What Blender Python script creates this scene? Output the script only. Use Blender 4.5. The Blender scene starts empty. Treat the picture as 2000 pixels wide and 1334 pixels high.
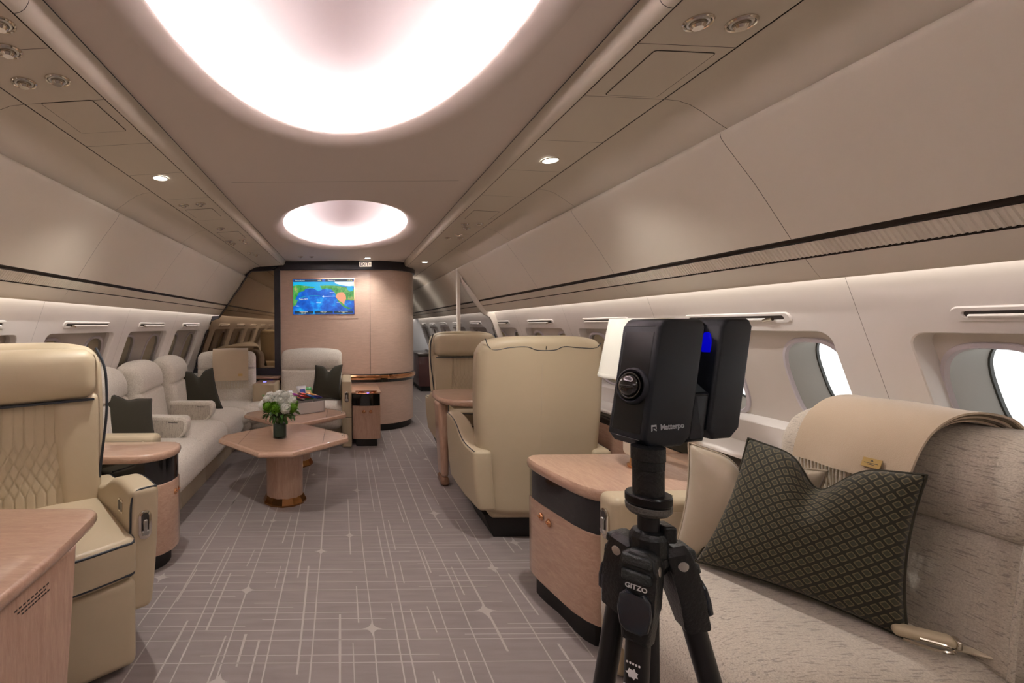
import bpy, bmesh, math, random
from mathutils import Vector, Matrix, noise
random.seed(7)
R = math.radians
S = bpy.context.scene
COL = S.collection

# ------------------------------------------------------------------ camera, world, exposure
CAMZ = 1.32
cd = bpy.data.cameras.new('camera'); cam = bpy.data.objects.new('camera', cd); COL.objects.link(cam)
cd.sensor_width = 36.0; cd.lens = 925 / 2000 * 36.0
cd.shift_x = 324 / 2000; cd.shift_y = -31 / 2000; cd.clip_start = 0.02
cam.matrix_world = Matrix.Translation((0, 0, CAMZ)) @ Matrix.Rotation(R(90), 4, 'X') @ Matrix.Rotation(-0.008, 4, 'Z')
S.camera = cam
w = bpy.data.worlds.new('hangar_daylight'); S.world = w; w.use_nodes = True
bg = w.node_tree.nodes['Background']; bg.inputs[0].default_value = (1, 0.99, 0.98, 1); bg.inputs[1].default_value = 0.65
S.view_settings.view_transform = 'Standard'; S.view_settings.look = 'None'
S.view_settings.gamma = 1; S.view_settings.use_curve_mapping = False
S.view_settings.exposure = 1.38
LED_DOME = 29.0          # radiance of the hidden strips round the ceiling domes
LED_WALL = 3.8           # radiance of the strips behind the valance
DOWN_W = 20.0             # watts of each ceiling downlight

# ------------------------------------------------------------------ materials
MATS = {}
def mat(name, col, rough=0.5, metal=0.0, coat=0.0, emit=None, es=0.0, sheen=0.0, spec=0.5, bump=None, trans=0.0, alpha=None, coat_rough=0.03):
    if name in MATS: return MATS[name]
    m = bpy.data.materials.new(name); m.use_nodes = True; nt = m.node_tree
    b = nt.nodes['Principled BSDF']
    b.inputs['Base Color'].default_value = (*col, 1); b.inputs['Roughness'].default_value = rough
    b.inputs['Metallic'].default_value = metal; b.inputs['Coat Weight'].default_value = coat
    b.inputs['Coat Roughness'].default_value = coat_rough
    b.inputs['Specular IOR Level'].default_value = spec
    b.inputs['Sheen Weight'].default_value = sheen; b.inputs['Transmission Weight'].default_value = trans
    if emit: b.inputs['Emission Color'].default_value = (*emit, 1); b.inputs['Emission Strength'].default_value = es
    if alpha is not None: b.inputs['Alpha'].default_value = alpha
    if bump:
        sc, st = bump
        tc = nt.nodes.new('ShaderNodeTexCoord'); n = nt.nodes.new('ShaderNodeTexNoise'); n.inputs['Scale'].default_value = sc; n.inputs['Detail'].default_value = 3
        bp = nt.nodes.new('ShaderNodeBump'); bp.inputs['Strength'].default_value = st; bp.inputs['Distance'].default_value = 0.002
        nt.links.new(tc.outputs['Object'], n.inputs['Vector']); nt.links.new(n.outputs['Fac'], bp.inputs['Height']); nt.links.new(bp.outputs['Normal'], b.inputs['Normal'])
    MATS[name] = m
    return m
def nodes_of(m): return m.node_tree, m.node_tree.nodes['Principled BSDF']
def mapping(nt, scale, coord='Object', rot=(0, 0, 0)):
    tc = nt.nodes.new('ShaderNodeTexCoord'); mp = nt.nodes.new('ShaderNodeMapping'); mp.inputs['Scale'].default_value = scale; mp.inputs['Rotation'].default_value = rot
    nt.links.new(tc.outputs[coord], mp.inputs['Vector']); return mp.outputs['Vector']
def tex(nt, vec, scale, detail=4, rough=0.5, dist=0.0):
    n = nt.nodes.new('ShaderNodeTexNoise'); n.inputs['Scale'].default_value = scale; n.inputs['Detail'].default_value = detail
    n.inputs['Roughness'].default_value = rough; n.inputs['Distortion'].default_value = dist; nt.links.new(vec, n.inputs['Vector']); return n.outputs['Fac']
def ramp(nt, fac, stops):
    r = nt.nodes.new('ShaderNodeValToRGB'); el = r.color_ramp.elements
    el[0].position, el[0].color = stops[0][0], (*stops[0][1], 1); el[1].position, el[1].color = stops[-1][0], (*stops[-1][1], 1)
    for p, c in stops[1:-1]:
        e = el.new(p); e.color = (*c, 1)
    nt.links.new(fac, r.inputs['Fac']); return r.outputs['Color']
def mixc(nt, fac, a, b, mode='MIX'):
    x = nt.nodes.new('ShaderNodeMix'); x.data_type = 'RGBA'; x.blend_type = mode
    if isinstance(fac, float): x.inputs[0].default_value = fac
    else: nt.links.new(fac, x.inputs[0])
    for i, v in ((6, a), (7, b)):
        if isinstance(v, tuple): x.inputs[i].default_value = (*v, 1)
        else: nt.links.new(v, x.inputs[i])
    return x.outputs[2]
def bumpn(nt, b, h, st, dist=0.002):
    bp = nt.nodes.new('ShaderNodeBump'); bp.inputs['Strength'].default_value = st; bp.inputs['Distance'].default_value = dist
    nt.links.new(h, bp.inputs['Height']); nt.links.new(bp.outputs['Normal'], b.inputs['Normal'])

def wood_mat(name, dark, light, sc=(1, 1, 1), gloss=0.12, coat=0.8):
    m = mat(name, light, rough=0.35, coat=coat, coat_rough=gloss * 0.4); nt, b = nodes_of(m)
    v = mapping(nt, sc)
    a = tex(nt, v, 9, 6, 0.6, 1.2); g = tex(nt, v, 60, 4, 0.7, 0.5)
    c1 = ramp(nt, a, [(0.3, dark), (0.5, tuple((x + y) / 2 for x, y in zip(dark, light))), (0.68, light)])
    c2 = ramp(nt, g, [(0.35, tuple(x * 0.82 for x in light)), (0.62, light)])
    nt.links.new(mixc(nt, 0.45, c1, c2), b.inputs['Base Color'])
    return m
WD, WL = (0.40, 0.225, 0.15), (0.62, 0.405, 0.29)
M_WOODX = wood_mat('rose_veneer_along_x', WD, WL, (1, 6, 6))
M_WOODY = wood_mat('rose_veneer_along_y', WD, WL, (6, 1, 6))
M_WOODZ = wood_mat('rose_veneer_upright', WD, WL, (7, 7, 0.9))
M_WOODP = wood_mat('pale_veneer_panel', (0.58, 0.40, 0.30), (0.74, 0.54, 0.43), (0.9, 0.9, 7), coat=0.35)
M_PAINT = mat('warm_white_paint', (0.70, 0.635, 0.535), 0.62, spec=0.3)
M_CEIL = mat('ceiling_paint', (0.74, 0.655, 0.60), 0.6, spec=0.3)
M_WALL = mat('pearl_window_panel', (0.84, 0.80, 0.765), 0.33)
M_RECESS = mat('window_recess_grey', (0.66, 0.61, 0.56), 0.3)
M_DOME = mat('dome_white', (0.89, 0.80, 0.845), 0.6)
M_GAP = mat('dark_joint', (0.05, 0.04, 0.035), 0.6)
M_DARKTRIM = mat('dark_bronze_trim', (0.07, 0.055, 0.045), 0.25, metal=0.3)
M_BLACK = mat('black_lacquer', (0.012, 0.011, 0.012), 0.12, coat=0.6)
M_NAVY = mat('navy_frame', (0.022, 0.02, 0.028), 0.35)
M_TOE = mat('black_toe_kick', (0.010, 0.009, 0.009), 0.5)
M_LEATHER = mat('cream_leather', (0.53, 0.435, 0.295), 0.45, bump=(500, 0.12), spec=0.4)
M_LEATHERD = mat('cream_leather_inset', (0.55, 0.46, 0.335), 0.45, bump=(500, 0.12))
M_PIPE = mat('navy_piping', (0.025, 0.03, 0.04), 0.5)
M_COPPER = mat('polished_copper', (0.80, 0.42, 0.22), 0.08, metal=1)
M_BRONZE = mat('polished_bronze', (0.52, 0.27, 0.12), 0.1, metal=1)
M_CHROME = mat('warm_chrome', (0.72, 0.66, 0.58), 0.1, metal=1)
M_STEEL = mat('brushed_steel', (0.55, 0.54, 0.52), 0.28, metal=1)
M_RUBBER = mat('black_rubber', (0.008, 0.008, 0.009), 0.5)
M_GASKET = mat('window_gasket', (0.06, 0.065, 0.06), 0.4)
M_RIM = mat('lavender_window_rim', (0.62, 0.58, 0.62), 0.3)
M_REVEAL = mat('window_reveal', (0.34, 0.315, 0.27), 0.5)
M_SHADE = mat('drawn_window_shade', (0.48, 0.42, 0.28), 0.5)
M_LEDL = mat('led_strip', (1, 1, 1), emit=(0.98, 0.965, 0.92), es=LED_DOME)
M_LEDW = mat('wall_led_strip', (1, 1, 1), emit=(1, 0.92, 0.86), es=LED_WALL)
M_LAMP = mat('lit_downlight', (1, 1, 1), emit=(1, 0.98, 1), es=12)
M_GREY = mat('cool_grey_panel', (0.50, 0.47, 0.46), 0.45)
M_RED = mat('dark_plum_cabinet', (0.13, 0.05, 0.05), 0.25, coat=0.4)
M_SILK = mat('silk_carpet_line', (0.45, 0.395, 0.37), 0.7, sheen=0.3)

def glass(name, tint=(1, 1, 1), rough=0.0, refl=0.5):
    m = bpy.data.materials.new(name); m.use_nodes = True; nt = m.node_tree; nt.nodes.clear()
    o = nt.nodes.new('ShaderNodeOutputMaterial'); t = nt.nodes.new('ShaderNodeBsdfTransparent'); g = nt.nodes.new('ShaderNodeBsdfGlossy')
    t.inputs[0].default_value = (*tint, 1); g.inputs['Roughness'].default_value = rough; mx = nt.nodes.new('ShaderNodeMixShader')
    lw = nt.nodes.new('ShaderNodeLayerWeight'); lw.inputs['Blend'].default_value = 0.5
    pw = nt.nodes.new('ShaderNodeMath'); pw.operation = 'POWER'; pw.inputs[1].default_value = 4; nt.links.new(lw.outputs['Facing'], pw.inputs[0])
    f = nt.nodes.new('ShaderNodeMath'); f.operation = 'MULTIPLY_ADD'; f.inputs[1].default_value = refl; f.inputs[2].default_value = 0.03; nt.links.new(pw.outputs[0], f.inputs[0])
    nt.links.new(f.outputs[0], mx.inputs[0]); nt.links.new(t.outputs[0], mx.inputs[1]); nt.links.new(g.outputs[0], mx.inputs[2]); nt.links.new(mx.outputs[0], o.inputs[0])
    return m
M_GLASS = glass('clear_window_pane', refl=0.25)
M_SMOKE = glass('smoked_pane', (0.80, 0.78, 0.77), refl=0.12)
M_VASEGL = glass('vase_glass', (0.85, 0.9, 0.9), refl=0.3)
M_MIRROR = mat('bronze_mirror', (0.38, 0.30, 0.215), 0.03, metal=1)

# carpet
M_CARPET = mat('grey_mauve_carpet', (0.25, 0.205, 0.19), 0.95, sheen=0.25); nt, b = nodes_of(M_CARPET)
v = mapping(nt, (1, 1, 1)); a = tex(nt, v, 700, 2); v2 = mapping(nt, (2.2, 14, 1)); c = tex(nt, v2, 2.2, 5)
cc = ramp(nt, c, [(0.3, (0.225, 0.185, 0.175)), (0.7, (0.29, 0.24, 0.225))])
nt.links.new(mixc(nt, 0.12, cc, ramp(nt, a, [(0.3, (0.1, 0.08, 0.08)), (0.7, (0.5, 0.42, 0.4))])), b.inputs['Base Color'])
bumpn(nt, b, a, 0.4, 0.003)

# woven fabric with dark dashes
def dash_fabric(name, sc, ax):
    m = mat(name, (0.6, 0.55, 0.48), 0.9, sheen=0.3); nt, b = nodes_of(m)
    v = mapping(nt, sc); d = tex(nt, v, 1.0, 3, 0.6)
    base = tex(nt, mapping(nt, (1, 1, 1)), 260, 2)
    c0 = ramp(nt, base, [(0.3, (0.45, 0.39, 0.315)), (0.7, (0.61, 0.54, 0.45))])
    f = nt.nodes.new('ShaderNodeMapRange'); f.inputs['From Min'].default_value = 0.56; f.inputs['From Max'].default_value = 0.63; nt.links.new(d, f.inputs['Value']); f.inputs['To Max'].default_value = 0.62
    nt.links.new(mixc(nt, f.outputs[0], c0, (0.22, 0.18, 0.155)), b.inputs['Base Color'])
    bumpn(nt, b, base, 0.35, 0.003)
    return m
M_FABY = dash_fabric('dashed_weave_along_y', (220, 26, 220), 1)
M_FABX = dash_fabric('dashed_weave_along_x', (26, 220, 220), 0)
M_FABZ = dash_fabric('dashed_weave_upright', (220, 220, 22), 2)
M_BOUCLE = mat('ivory_boucle', (0.7, 0.65, 0.57), 0.92, sheen=0.3); nt, b = nodes_of(M_BOUCLE)
a = tex(nt, mapping(nt, (1, 1, 1)), 130, 3, 0.7); nt.links.new(ramp(nt, a, [(0.3, (0.55, 0.485, 0.41)), (0.5, (0.72, 0.66, 0.57)), (0.7, (0.82, 0.77, 0.68))]), b.inputs['Base Color']); bumpn(nt, b, a, 0.5, 0.003)
M_GREEN = mat('olive_velvet', (0.042, 0.037, 0.024), 0.75, sheen=0.12, spec=0.2, bump=(300, 0.3))
# patterned velvet: small offset outlined lozenges
M_PATT = mat('lozenge_velvet', (0.05, 0.05, 0.03), 0.7, sheen=0.12, spec=0.2); nt, b = nodes_of(M_PATT)
tc = nt.nodes.new('ShaderNodeTexCoord'); mp = nt.nodes.new('ShaderNodeMapping'); mp.inputs['Rotation'].default_value = (0, 0, R(45)); mp.inputs['Scale'].default_value = (19, 18, 1)
nt.links.new(tc.outputs['UV'], mp.inputs['Vector'])
fr = nt.nodes.new('ShaderNodeVectorMath'); fr.operation = 'FRACTION'; nt.links.new(mp.outputs[0], fr.inputs[0])
sb = nt.nodes.new('ShaderNodeVectorMath'); sb.operation = 'SUBTRACT'; sb.inputs[1].default_value = (0.5, 0.5, 0); nt.links.new(fr.outputs[0], sb.inputs[0])
ab = nt.nodes.new('ShaderNodeVectorMath'); ab.operation = 'ABSOLUTE'; nt.links.new(sb.outputs[0], ab.inputs[0])
sx = nt.nodes.new('ShaderNodeSeparateXYZ'); nt.links.new(ab.outputs[0], sx.inputs[0])
mxn = nt.nodes.new('ShaderNodeMath'); mxn.operation = 'SMOOTH_MAX'; mxn.inputs[2].default_value = 0.15; nt.links.new(sx.outputs[0], mxn.inputs[0]); nt.links.new(sx.outputs[1], mxn.inputs[1])
cp = nt.nodes.new('ShaderNodeMath'); cp.operation = 'COMPARE'; cp.inputs[1].default_value = 0.30; cp.inputs[2].default_value = 0.055; nt.links.new(mxn.outputs[0], cp.inputs[0])
lt = nt.nodes.new('ShaderNodeMath'); lt.operation = 'GREATER_THAN'; lt.inputs[1].default_value = 0.30; nt.links.new(mxn.outputs[0], lt.inputs[0])
c1 = mixc(nt, lt.outputs[0], (0.055, 0.050, 0.033), (0.026, 0.025, 0.016))
nt.links.new(mixc(nt, cp.outputs[0], c1, (0.14, 0.112, 0.062)), b.inputs['Base Color'])
M_SATIN = mat('champagne_satin', (0.40, 0.325, 0.235), 0.35, sheen=0.2, bump=(60, 0.1))
M_THROW = mat('camel_cashmere', (0.52, 0.40, 0.27), 0.85, sheen=0.7, bump=(400, 0.4))
M_THROWD = mat('throw_dark_layer', (0.15, 0.115, 0.075), 0.9)  # darker tone for alternate layers of the folded throw
M_FRAME = mat('ivory_frame', (0.88, 0.83, 0.75), 0.4)
M_FRINGE = mat('cream_fringe', (0.66, 0.57, 0.43), 0.8)
M_TAG = mat('gold_leather_tag', (0.45, 0.29, 0.08), 0.5)
M_LINEN = mat('white_linen_shade', (0.82, 0.80, 0.70), 0.8, bump=(350, 0.3))
M_BODY = mat('scanner_graphite', (0.010, 0.013, 0.019), 0.38, spec=0.35)
M_BODYF = mat('scanner_face_black', (0.004, 0.004, 0.005), 0.32, spec=0.35)
M_LENS = mat('lens_glass', (0.004, 0.004, 0.005), 0.03, coat=1)
M_BLUE = mat('blue_glow_glass', (0.01, 0.01, 0.2), 0.1, emit=(0.0, 0.0, 0.7), es=0.22)
M_BLUED = mat('blue_indicator', (0.05, 0.05, 0.9), 0.2, emit=(0.1, 0.1, 1), es=2.0)
M_INK = mat('grey_lettering', (0.45, 0.47, 0.5), 0.5)
M_WHITE = mat('white_print', (0.8, 0.8, 0.8), 0.5)
M_CAST = mat('worn_black_casting', (0.008, 0.009, 0.010), 0.35, bump=(220, 0.6))
M_CARBON = mat('carbon_tube', (0.006, 0.006, 0.007), 0.35)

# ------------------------------------------------------------------ mesh helpers
def finish(bm, smooth=True, angle=38):
    me = bpy.data.meshes.new('m')
    bmesh.ops.recalc_face_normals(bm, faces=bm.faces)
    bm.to_mesh(me); bm.free()
    if smooth:
        me.polygons.foreach_set('use_smooth', [True] * len(me.polygons)); me.set_sharp_from_angle(angle=R(angle))
    return me
def tag(o, label=None, cat=None, group=None, kind=None):
    if label: o['label'] = label
    if cat: o['category'] = cat
    if group: o['group'] = group
    if kind: o['kind'] = kind
    return o
def mk(name, bm, m, parent=None, loc=(0, 0, 0), rot=(0, 0, 0), smooth=True, angle=38):
    me = bm if isinstance(bm, bpy.types.Mesh) else finish(bm, smooth, angle)
    me.name = name
    for x in (m if isinstance(m, (list, tuple)) else [m]):
        if x is not None and len(me.materials) < (len(m) if isinstance(m, (list, tuple)) else 1): me.materials.append(x)
    o = bpy.data.objects.new(name, me); COL.objects.link(o)
    o.location = loc; o.rotation_euler = rot
    if parent: o.parent = parent
    return o
def thing(name, label, cat, loc=(0, 0, 0), rz=0.0, group=None, rot=None):
    o = bpy.data.objects.new(name, None); COL.objects.link(o); o.location = loc; o.rotation_euler = rot or (0, 0, rz); o.empty_display_size = 0.1
    return tag(o, label, cat, group)
def struct(name, label=None, loc=(0, 0, 0)):
    o = bpy.data.objects.new(name, None); COL.objects.link(o); o.location = loc; o['kind'] = 'structure'
    if label: o['label'] = label
    return o
def copy_tree(o, parent=None):
    c = o.copy(); COL.objects.link(c); c.parent = parent
    for ch in list(o.children): copy_tree(ch, c)
    return c
def B(): return bmesh.new()
def box(bm, x0, x1, y0, y1, z0, z1, bev=0.0, seg=2):
    vs = [bm.verts.new((x, y, z)) for x in (x0, x1) for y in (y0, y1) for z in (z0, z1)]
    fs = [bm.faces.new([vs[i] for i in q]) for q in ((0, 1, 3, 2), (4, 6, 7, 5), (0, 4, 5, 1), (2, 3, 7, 6), (0, 2, 6, 4), (1, 5, 7, 3))]
    if bev:
        es = list({e for f in fs for e in f.edges}); bmesh.ops.bevel(bm, geom=es, offset=bev, segments=seg, profile=0.5, affect='EDGES')
    return bm
def axis_coords(h, r, n, m=3):
    c = max(h - r, 1e-5); e = [c + (h - c) * math.tan(k * math.pi / 4 / m) for k in range(1, m + 1)]
    inner = [-c + 2 * c * k / n for k in range(n + 1)]
    return [-x for x in reversed(e)] + inner + e
def soft_box(sx, sy, sz, r, n=(6, 6, 6), puff=(0, 0, 0), f=None, ctr=(0, 0, 0), bm=None, m=3, uv=None):
    """rounded box; puff bulges the faces; f warps every vertex (local, centred)"""
    bm = bm or B(); h = (sx / 2, sy / 2, sz / 2); r = min(r, *[x * 0.999 for x in h])
    co = [axis_coords(h[i], r, n[i], m) for i in range(3)]; vd = {}
    def V(q):
        k = (round(q[0], 6), round(q[1], 6), round(q[2], 6))
        if k in vd: return vd[k]
        c = [max(-(h[i] - r), min(h[i] - r, q[i])) for i in range(3)]; d = Vector([q[i] - c[i] for i in range(3)])
        p = Vector(c) + (d.normalized() * r if d.length > 1e-9 else d)
        g = list(p)
        for i in range(3):
            if puff[i]:
                a, b2 = [j for j in range(3) if j != i]
                g[i] += puff[i] * (p[i] / h[i]) * max(0, 1 - (p[a] / h[a]) ** 2) * max(0, 1 - (p[b2] / h[b2]) ** 2)
        p = Vector(g)
        if f: p = f(p)
        vd[k] = bm.verts.new(p + Vector(ctr)); return vd[k]
    for ax in range(3):
        a, b2 = [(1, 2), (2, 0), (0, 1)][ax]
        for sg in (-1, 1):
            for i in range(len(co[a]) - 1):
                for j in range(len(co[b2]) - 1):
                    q = []
                    for (ii, jj) in ((i, j), (i + 1, j), (i + 1, j + 1), (i, j + 1)):
                        p = [0, 0, 0]; p[ax] = sg * h[ax]; p[a] = co[a][ii]; p[b2] = co[b2][jj]; q.append(V(p))
                    if sg < 0: q.reverse()
                    if len(set(q)) == 4: bm.faces.new(q)
    return bm
def prism(pts, t0, t1, axis='y', bev=0.0, seg=3, bm=None):
    """polygon pts (2D) extruded from t0 to t1 along an axis; axis y: pts are (x,z); x: (y,z); z: (x,y)"""
    bm = bm or B()
    P = {'y': lambda a, b2, t: (a, t, b2), 'x': lambda a, b2, t: (t, a, b2), 'z': lambda a, b2, t: (a, b2, t)}[axis]
    A = [bm.verts.new(P(a, b2, t0)) for a, b2 in pts]; C = [bm.verts.new(P(a, b2, t1)) for a, b2 in pts]; n = len(pts)
    f1 = bm.faces.new(A); f2 = bm.faces.new(list(reversed(C)))
    for i in range(n): bm.faces.new((A[i], C[i], C[(i + 1) % n], A[(i + 1) % n]))
    if bev:
        bmesh.ops.bevel(bm, geom=list({e for f in (f1, f2) for e in f.edges}), offset=bev, segments=seg, profile=0.5, affect='EDGES')
    return bm
def lathe(prof, n=32, bm=None, ctr=(0, 0, 0), a0=0.0, a1=2 * math.pi, sx=1.0, sy=1.0):
    bm = bm or B(); full = abs(a1 - a0 - 2 * math.pi) < 1e-6; rings = []
    for r, z in prof:
        if r < 1e-6: rings.append([bm.verts.new((ctr[0], ctr[1], ctr[2] + z))] * (n if full else n + 1)); continue
        rings.append([bm.verts.new((ctr[0] + sx * r * math.cos(a0 + (a1 - a0) * k / n), ctr[1] + sy * r * math.sin(a0 + (a1 - a0) * k / n), ctr[2] + z)) for k in range(n if full else n + 1)])
    for a, c in zip(rings, rings[1:]):
        for k in range(n):
            k2 = (k + 1) % n if full else k + 1
            q = []
            for vv in (a[k], a[k2], c[k2], c[k]):
                if vv not in q: q.append(vv)
            if len(q) > 2:
                try: bm.faces.new(q)
                except ValueError: pass
    return bm
def tube(pts, r, n=8, closed=False, bm=None, taper=None, cap=True):
    bm = bm or B(); P = [Vector(p) for p in pts]; N = len(P); rings = []; ref = None
    for i, p in enumerate(P):
        a = P[(i - 1) % N] if (closed or i > 0) else p; c = P[(i + 1) % N] if (closed or i < N - 1) else p
        t = (c - a).normalized() if (c - a).length > 1e-9 else Vector((0, 0, 1))
        if ref is None: ref = t.orthogonal().normalized()
        ref = (ref - t * ref.dot(t)); ref = ref.normalized() if ref.length > 1e-6 else t.orthogonal().normalized()
        bn = t.cross(ref); rr = r * (taper(i / max(1, N - 1)) if taper else 1)
        rings.append([bm.verts.new(p + ref * math.cos(2 * math.pi * k / n) * rr + bn * math.sin(2 * math.pi * k / n) * rr) for k in range(n)])
    for i in range(N if closed else N - 1):
        a, c = rings[i], rings[(i + 1) % N]
        for k in range(n): bm.faces.new((a[k], a[(k + 1) % n], c[(k + 1) % n], c[k]))
    if cap and not closed:
        bm.faces.new(list(reversed(rings[0]))); bm.faces.new(rings[-1])
    return bm
def spline(pts, k=6, closed=False):
    P = [Vector(p) for p in pts]; N = len(P); out = []
    for i in range(N if closed else N - 1):
        p0 = P[(i - 1) % N] if closed or i > 0 else P[i]; p1 = P[i]; p2 = P[(i + 1) % N]; p3 = P[(i + 2) % N] if closed or i < N - 2 else p2
        for j in range(k):
            t = j / k
            out.append(0.5 * ((2 * p1) + (p2 - p0) * t + (2 * p0 - 5 * p1 + 4 * p2 - p3) * t * t + (3 * p1 - p0 - 3 * p2 + p3) * t ** 3))
    if not closed: out.append(P[-1])
    return out
def extr(prof, y0, y1, side=1, bm=None):
    """open profile of (X,z) swept along Y as a surface"""
    bm = bm or B()
    a = [bm.verts.new((side * x, y0, z)) for x, z in prof]; c = [bm.verts.new((side * x, y1, z)) for x, z in prof]
    for i in range(len(prof) - 1): bm.faces.new((a[i], a[i + 1], c[i + 1], c[i]))
    return bm
def rrect(cx, cy, w, h, r, k=5):
    out = []
    for (sx, sy, a) in ((1, 1, 0), (-1, 1, 90), (-1, -1, 180), (1, -1, 270)):
        for j in range(k + 1):
            t = R(a + 90 * j / k); out.append((cx + sx * (w / 2 - r) + r * math.cos(t), cy + sy * (h / 2 - r) + r * math.sin(t)))
    return out
def oval(cx, cy, a, c, n=48, p=2.5):
    out = []
    for j in range(n):
        t = 2 * math.pi * j / n; out.append((cx + a * math.copysign(abs(math.cos(t)) ** (2 / p), math.cos(t)), cy + c * math.copysign(abs(math.sin(t)) ** (2 / p), math.sin(t))))
    return out
def plate_hole(bm, rect, hole, P):
    """ring of quads between a rectangle and a hole outline; P maps (u,v) to 3D. Returns hole verts"""
    u0, u1, v0, v1 = rect; cx = sum(p[0] for p in hole) / len(hole); cy = sum(p[1] for p in hole) / len(hole)
    def hit(ang):
        dx, dy = math.cos(ang), math.sin(ang); t = 1e9
        if abs(dx) > 1e-9: t = min(t, ((u1 if dx > 0 else u0) - cx) / dx)
        if abs(dy) > 1e-9: t = min(t, ((v1 if dy > 0 else v0) - cy) / dy)
        return (cx + dx * t, cy + dy * t)
    hs = [(math.atan2(y - cy, x - cx), (x, y)) for x, y in hole]
    hs.sort(); cor = [math.atan2(y - cy, x - cx) for x in (u0, u1) for y in (v0, v1)]
    outer = []; inner = []
    for i, (a, p) in enumerate(hs):
        inner.append(p); outer.append(hit(a))
    for c_ in cor:   # snap the nearest ray to each corner
        i = min(range(len(hs)), key=lambda k: abs(math.remainder(hs[k][0] - c_, 2 * math.pi)))
        outer[i] = (cx + math.cos(c_) * 1e-9, 0); x = u1 if math.cos(c_) > 0 else u0; y = v1 if math.sin(c_) > 0 else v0; outer[i] = (x, y)
    A = [bm.verts.new(P(*p)) for p in inner]; O = [bm.verts.new(P(*p)) for p in outer]; n = len(A)
    for i in range(n): bm.faces.new((A[i], A[(i + 1) % n], O[(i + 1) % n], O[i]))
    return A
def loft(bm, loops, close_last=False):
    n = len(loops[0])
    L = [[bm.verts.new(p) if not isinstance(p, bmesh.types.BMVert) else p for p in lp] for lp in loops]
    for a, c in zip(L, L[1:]):
        for i in range(n): bm.faces.new((a[i], a[(i + 1) % n], c[(i + 1) % n], c[i]))
    if close_last: bm.faces.new(L[-1])
    return L
def text_bm(s, size, bold=False, bm=None, M=None, depth=0.0004):
    cu = bpy.data.curves.new('t', 'FONT'); cu.body = s; cu.size = size; cu.extrude = depth; cu.align_x = 'CENTER'; cu.align_y = 'CENTER'; cu.resolution_u = 3
    if bold: cu.offset = size * 0.02
    o = bpy.data.objects.new('t', cu); COL.objects.link(o); dg = bpy.context.evaluated_depsgraph_get(); dg.update()
    me = bpy.data.meshes.new_from_object(o.evaluated_get(dg)); bpy.data.objects.remove(o)
    bm = bm or B(); n0 = len(bm.verts); bm.from_mesh(me); bm.verts.ensure_lookup_table()
    if M:
        for vv in bm.verts[n0:]: vv.co = M @ vv.co
    return bm
def frame_mat(o, ex, ey):
    """matrix that takes local x,y (text plane) to directions ex, ey at o"""
    ex = Vector(ex).normalized(); ey = Vector(ey); ey = (ey - ex * ey.dot(ex)).normalized(); ez = ex.cross(ey)
    return Matrix(((ex.x, ey.x, ez.x, o[0]), (ex.y, ey.y, ez.y, o[1]), (ex.z, ey.z, ez.z, o[2]), (0, 0, 0, 1)))
# ================================================================== THE CABIN SHELL
SEAMS = [-3.59, -2.56, -1.53, -0.50, 0.53, 1.56, 2.59, 3.62, 4.65, 5.68, 6.71, 7.74, 8.77, 9.80, 10.83, 11.3]
Y0, Y1 = -3.59, 11.3
CZ = 2.12
RAIL = [(0.742, 2.128), (0.748, 2.112), (0.752, 2.096), (0.760, 2.082), (0.772, 2.074), (0.786, 2.071)]
PSU = [(0.790, 2.071), (1.050, 2.057)]
COVE = [(1.055, 2.057), (1.10, 2.052), (1.14, 2.038), (1.18, 2.014), (1.215, 1.988), (1.245, 1.968), (1.266, 1.955)]
BIN = [(1.270, 1.957), (1.252, 1.955), (1.241, 1.948), (1.237, 1.938), (1.240, 1.927), (1.254, 1.905), (1.304, 1.838), (1.345, 1.783), (1.385, 1.722), (1.428, 1.655), (1.468, 1.592)]
VAL = [(1.515, 1.5276), (1.545, 1.487), (1.560, 1.469), (1.566, 1.463), (1.574, 1.460), (1.584, 1.462), (1.588, 1.505)]

floor = mk('floor', box(B(), -1.98, 1.98, Y0, Y1, -0.05, 0), M_CARPET, smooth=False); floor['kind'] = 'structure'; floor['label'] = 'grey mauve carpet with pale crossing lines and small stars'
# silk lines of the carpet
bm = B()
def strip(x0, y0, x1, y1, w0, w1=None):
    w1 = w0 if w1 is None else w1; d = Vector((x1 - x0, y1 - y0)); L = d.length
    if L < 1e-6: return
    nrm = Vector((-d.y, d.x)) / L; n = max(1, int(L / 0.12)); prev = None
    for i in range(n + 1):
        t = i / n; w_ = (w0 + (w1 - w0) * t) * (0.68 + 0.34 * noise.noise((x0 * 9 + t * L * 5, y0 * 9, 0))) / 2
        wob = 0.003 * noise.noise((x0 * 7, y0 * 5 + t * L * 2, 3))
        c = Vector((x0, y0)) + d * t + nrm * wob
        a = bm.verts.new((c.x + nrm.x * w_, c.y + nrm.y * w_, 0.0006)); c2 = bm.verts.new((c.x - nrm.x * w_, c.y - nrm.y * w_, 0.0006))
        if prev: bm.faces.new((prev[0], prev[1], c2, a))
        prev = (a, c2)
def star(x, y, r):
    pts = []
    for k in range(4):
        for j in range(6):
            t = R(90 * k + 15 * j); pts.append((x + r * math.copysign(abs(math.cos(t)) ** 4, math.cos(t)), y + r * 1.2 * math.copysign(abs(math.sin(t)) ** 4, math.sin(t)), 0.001))
    c = bm.verts.new((x, y, 0.001)); vs = [bm.verts.new(p) for p in pts]
    for i in range(len(vs)): bm.faces.new((c, vs[i], vs[(i + 1) % len(vs)]))
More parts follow.
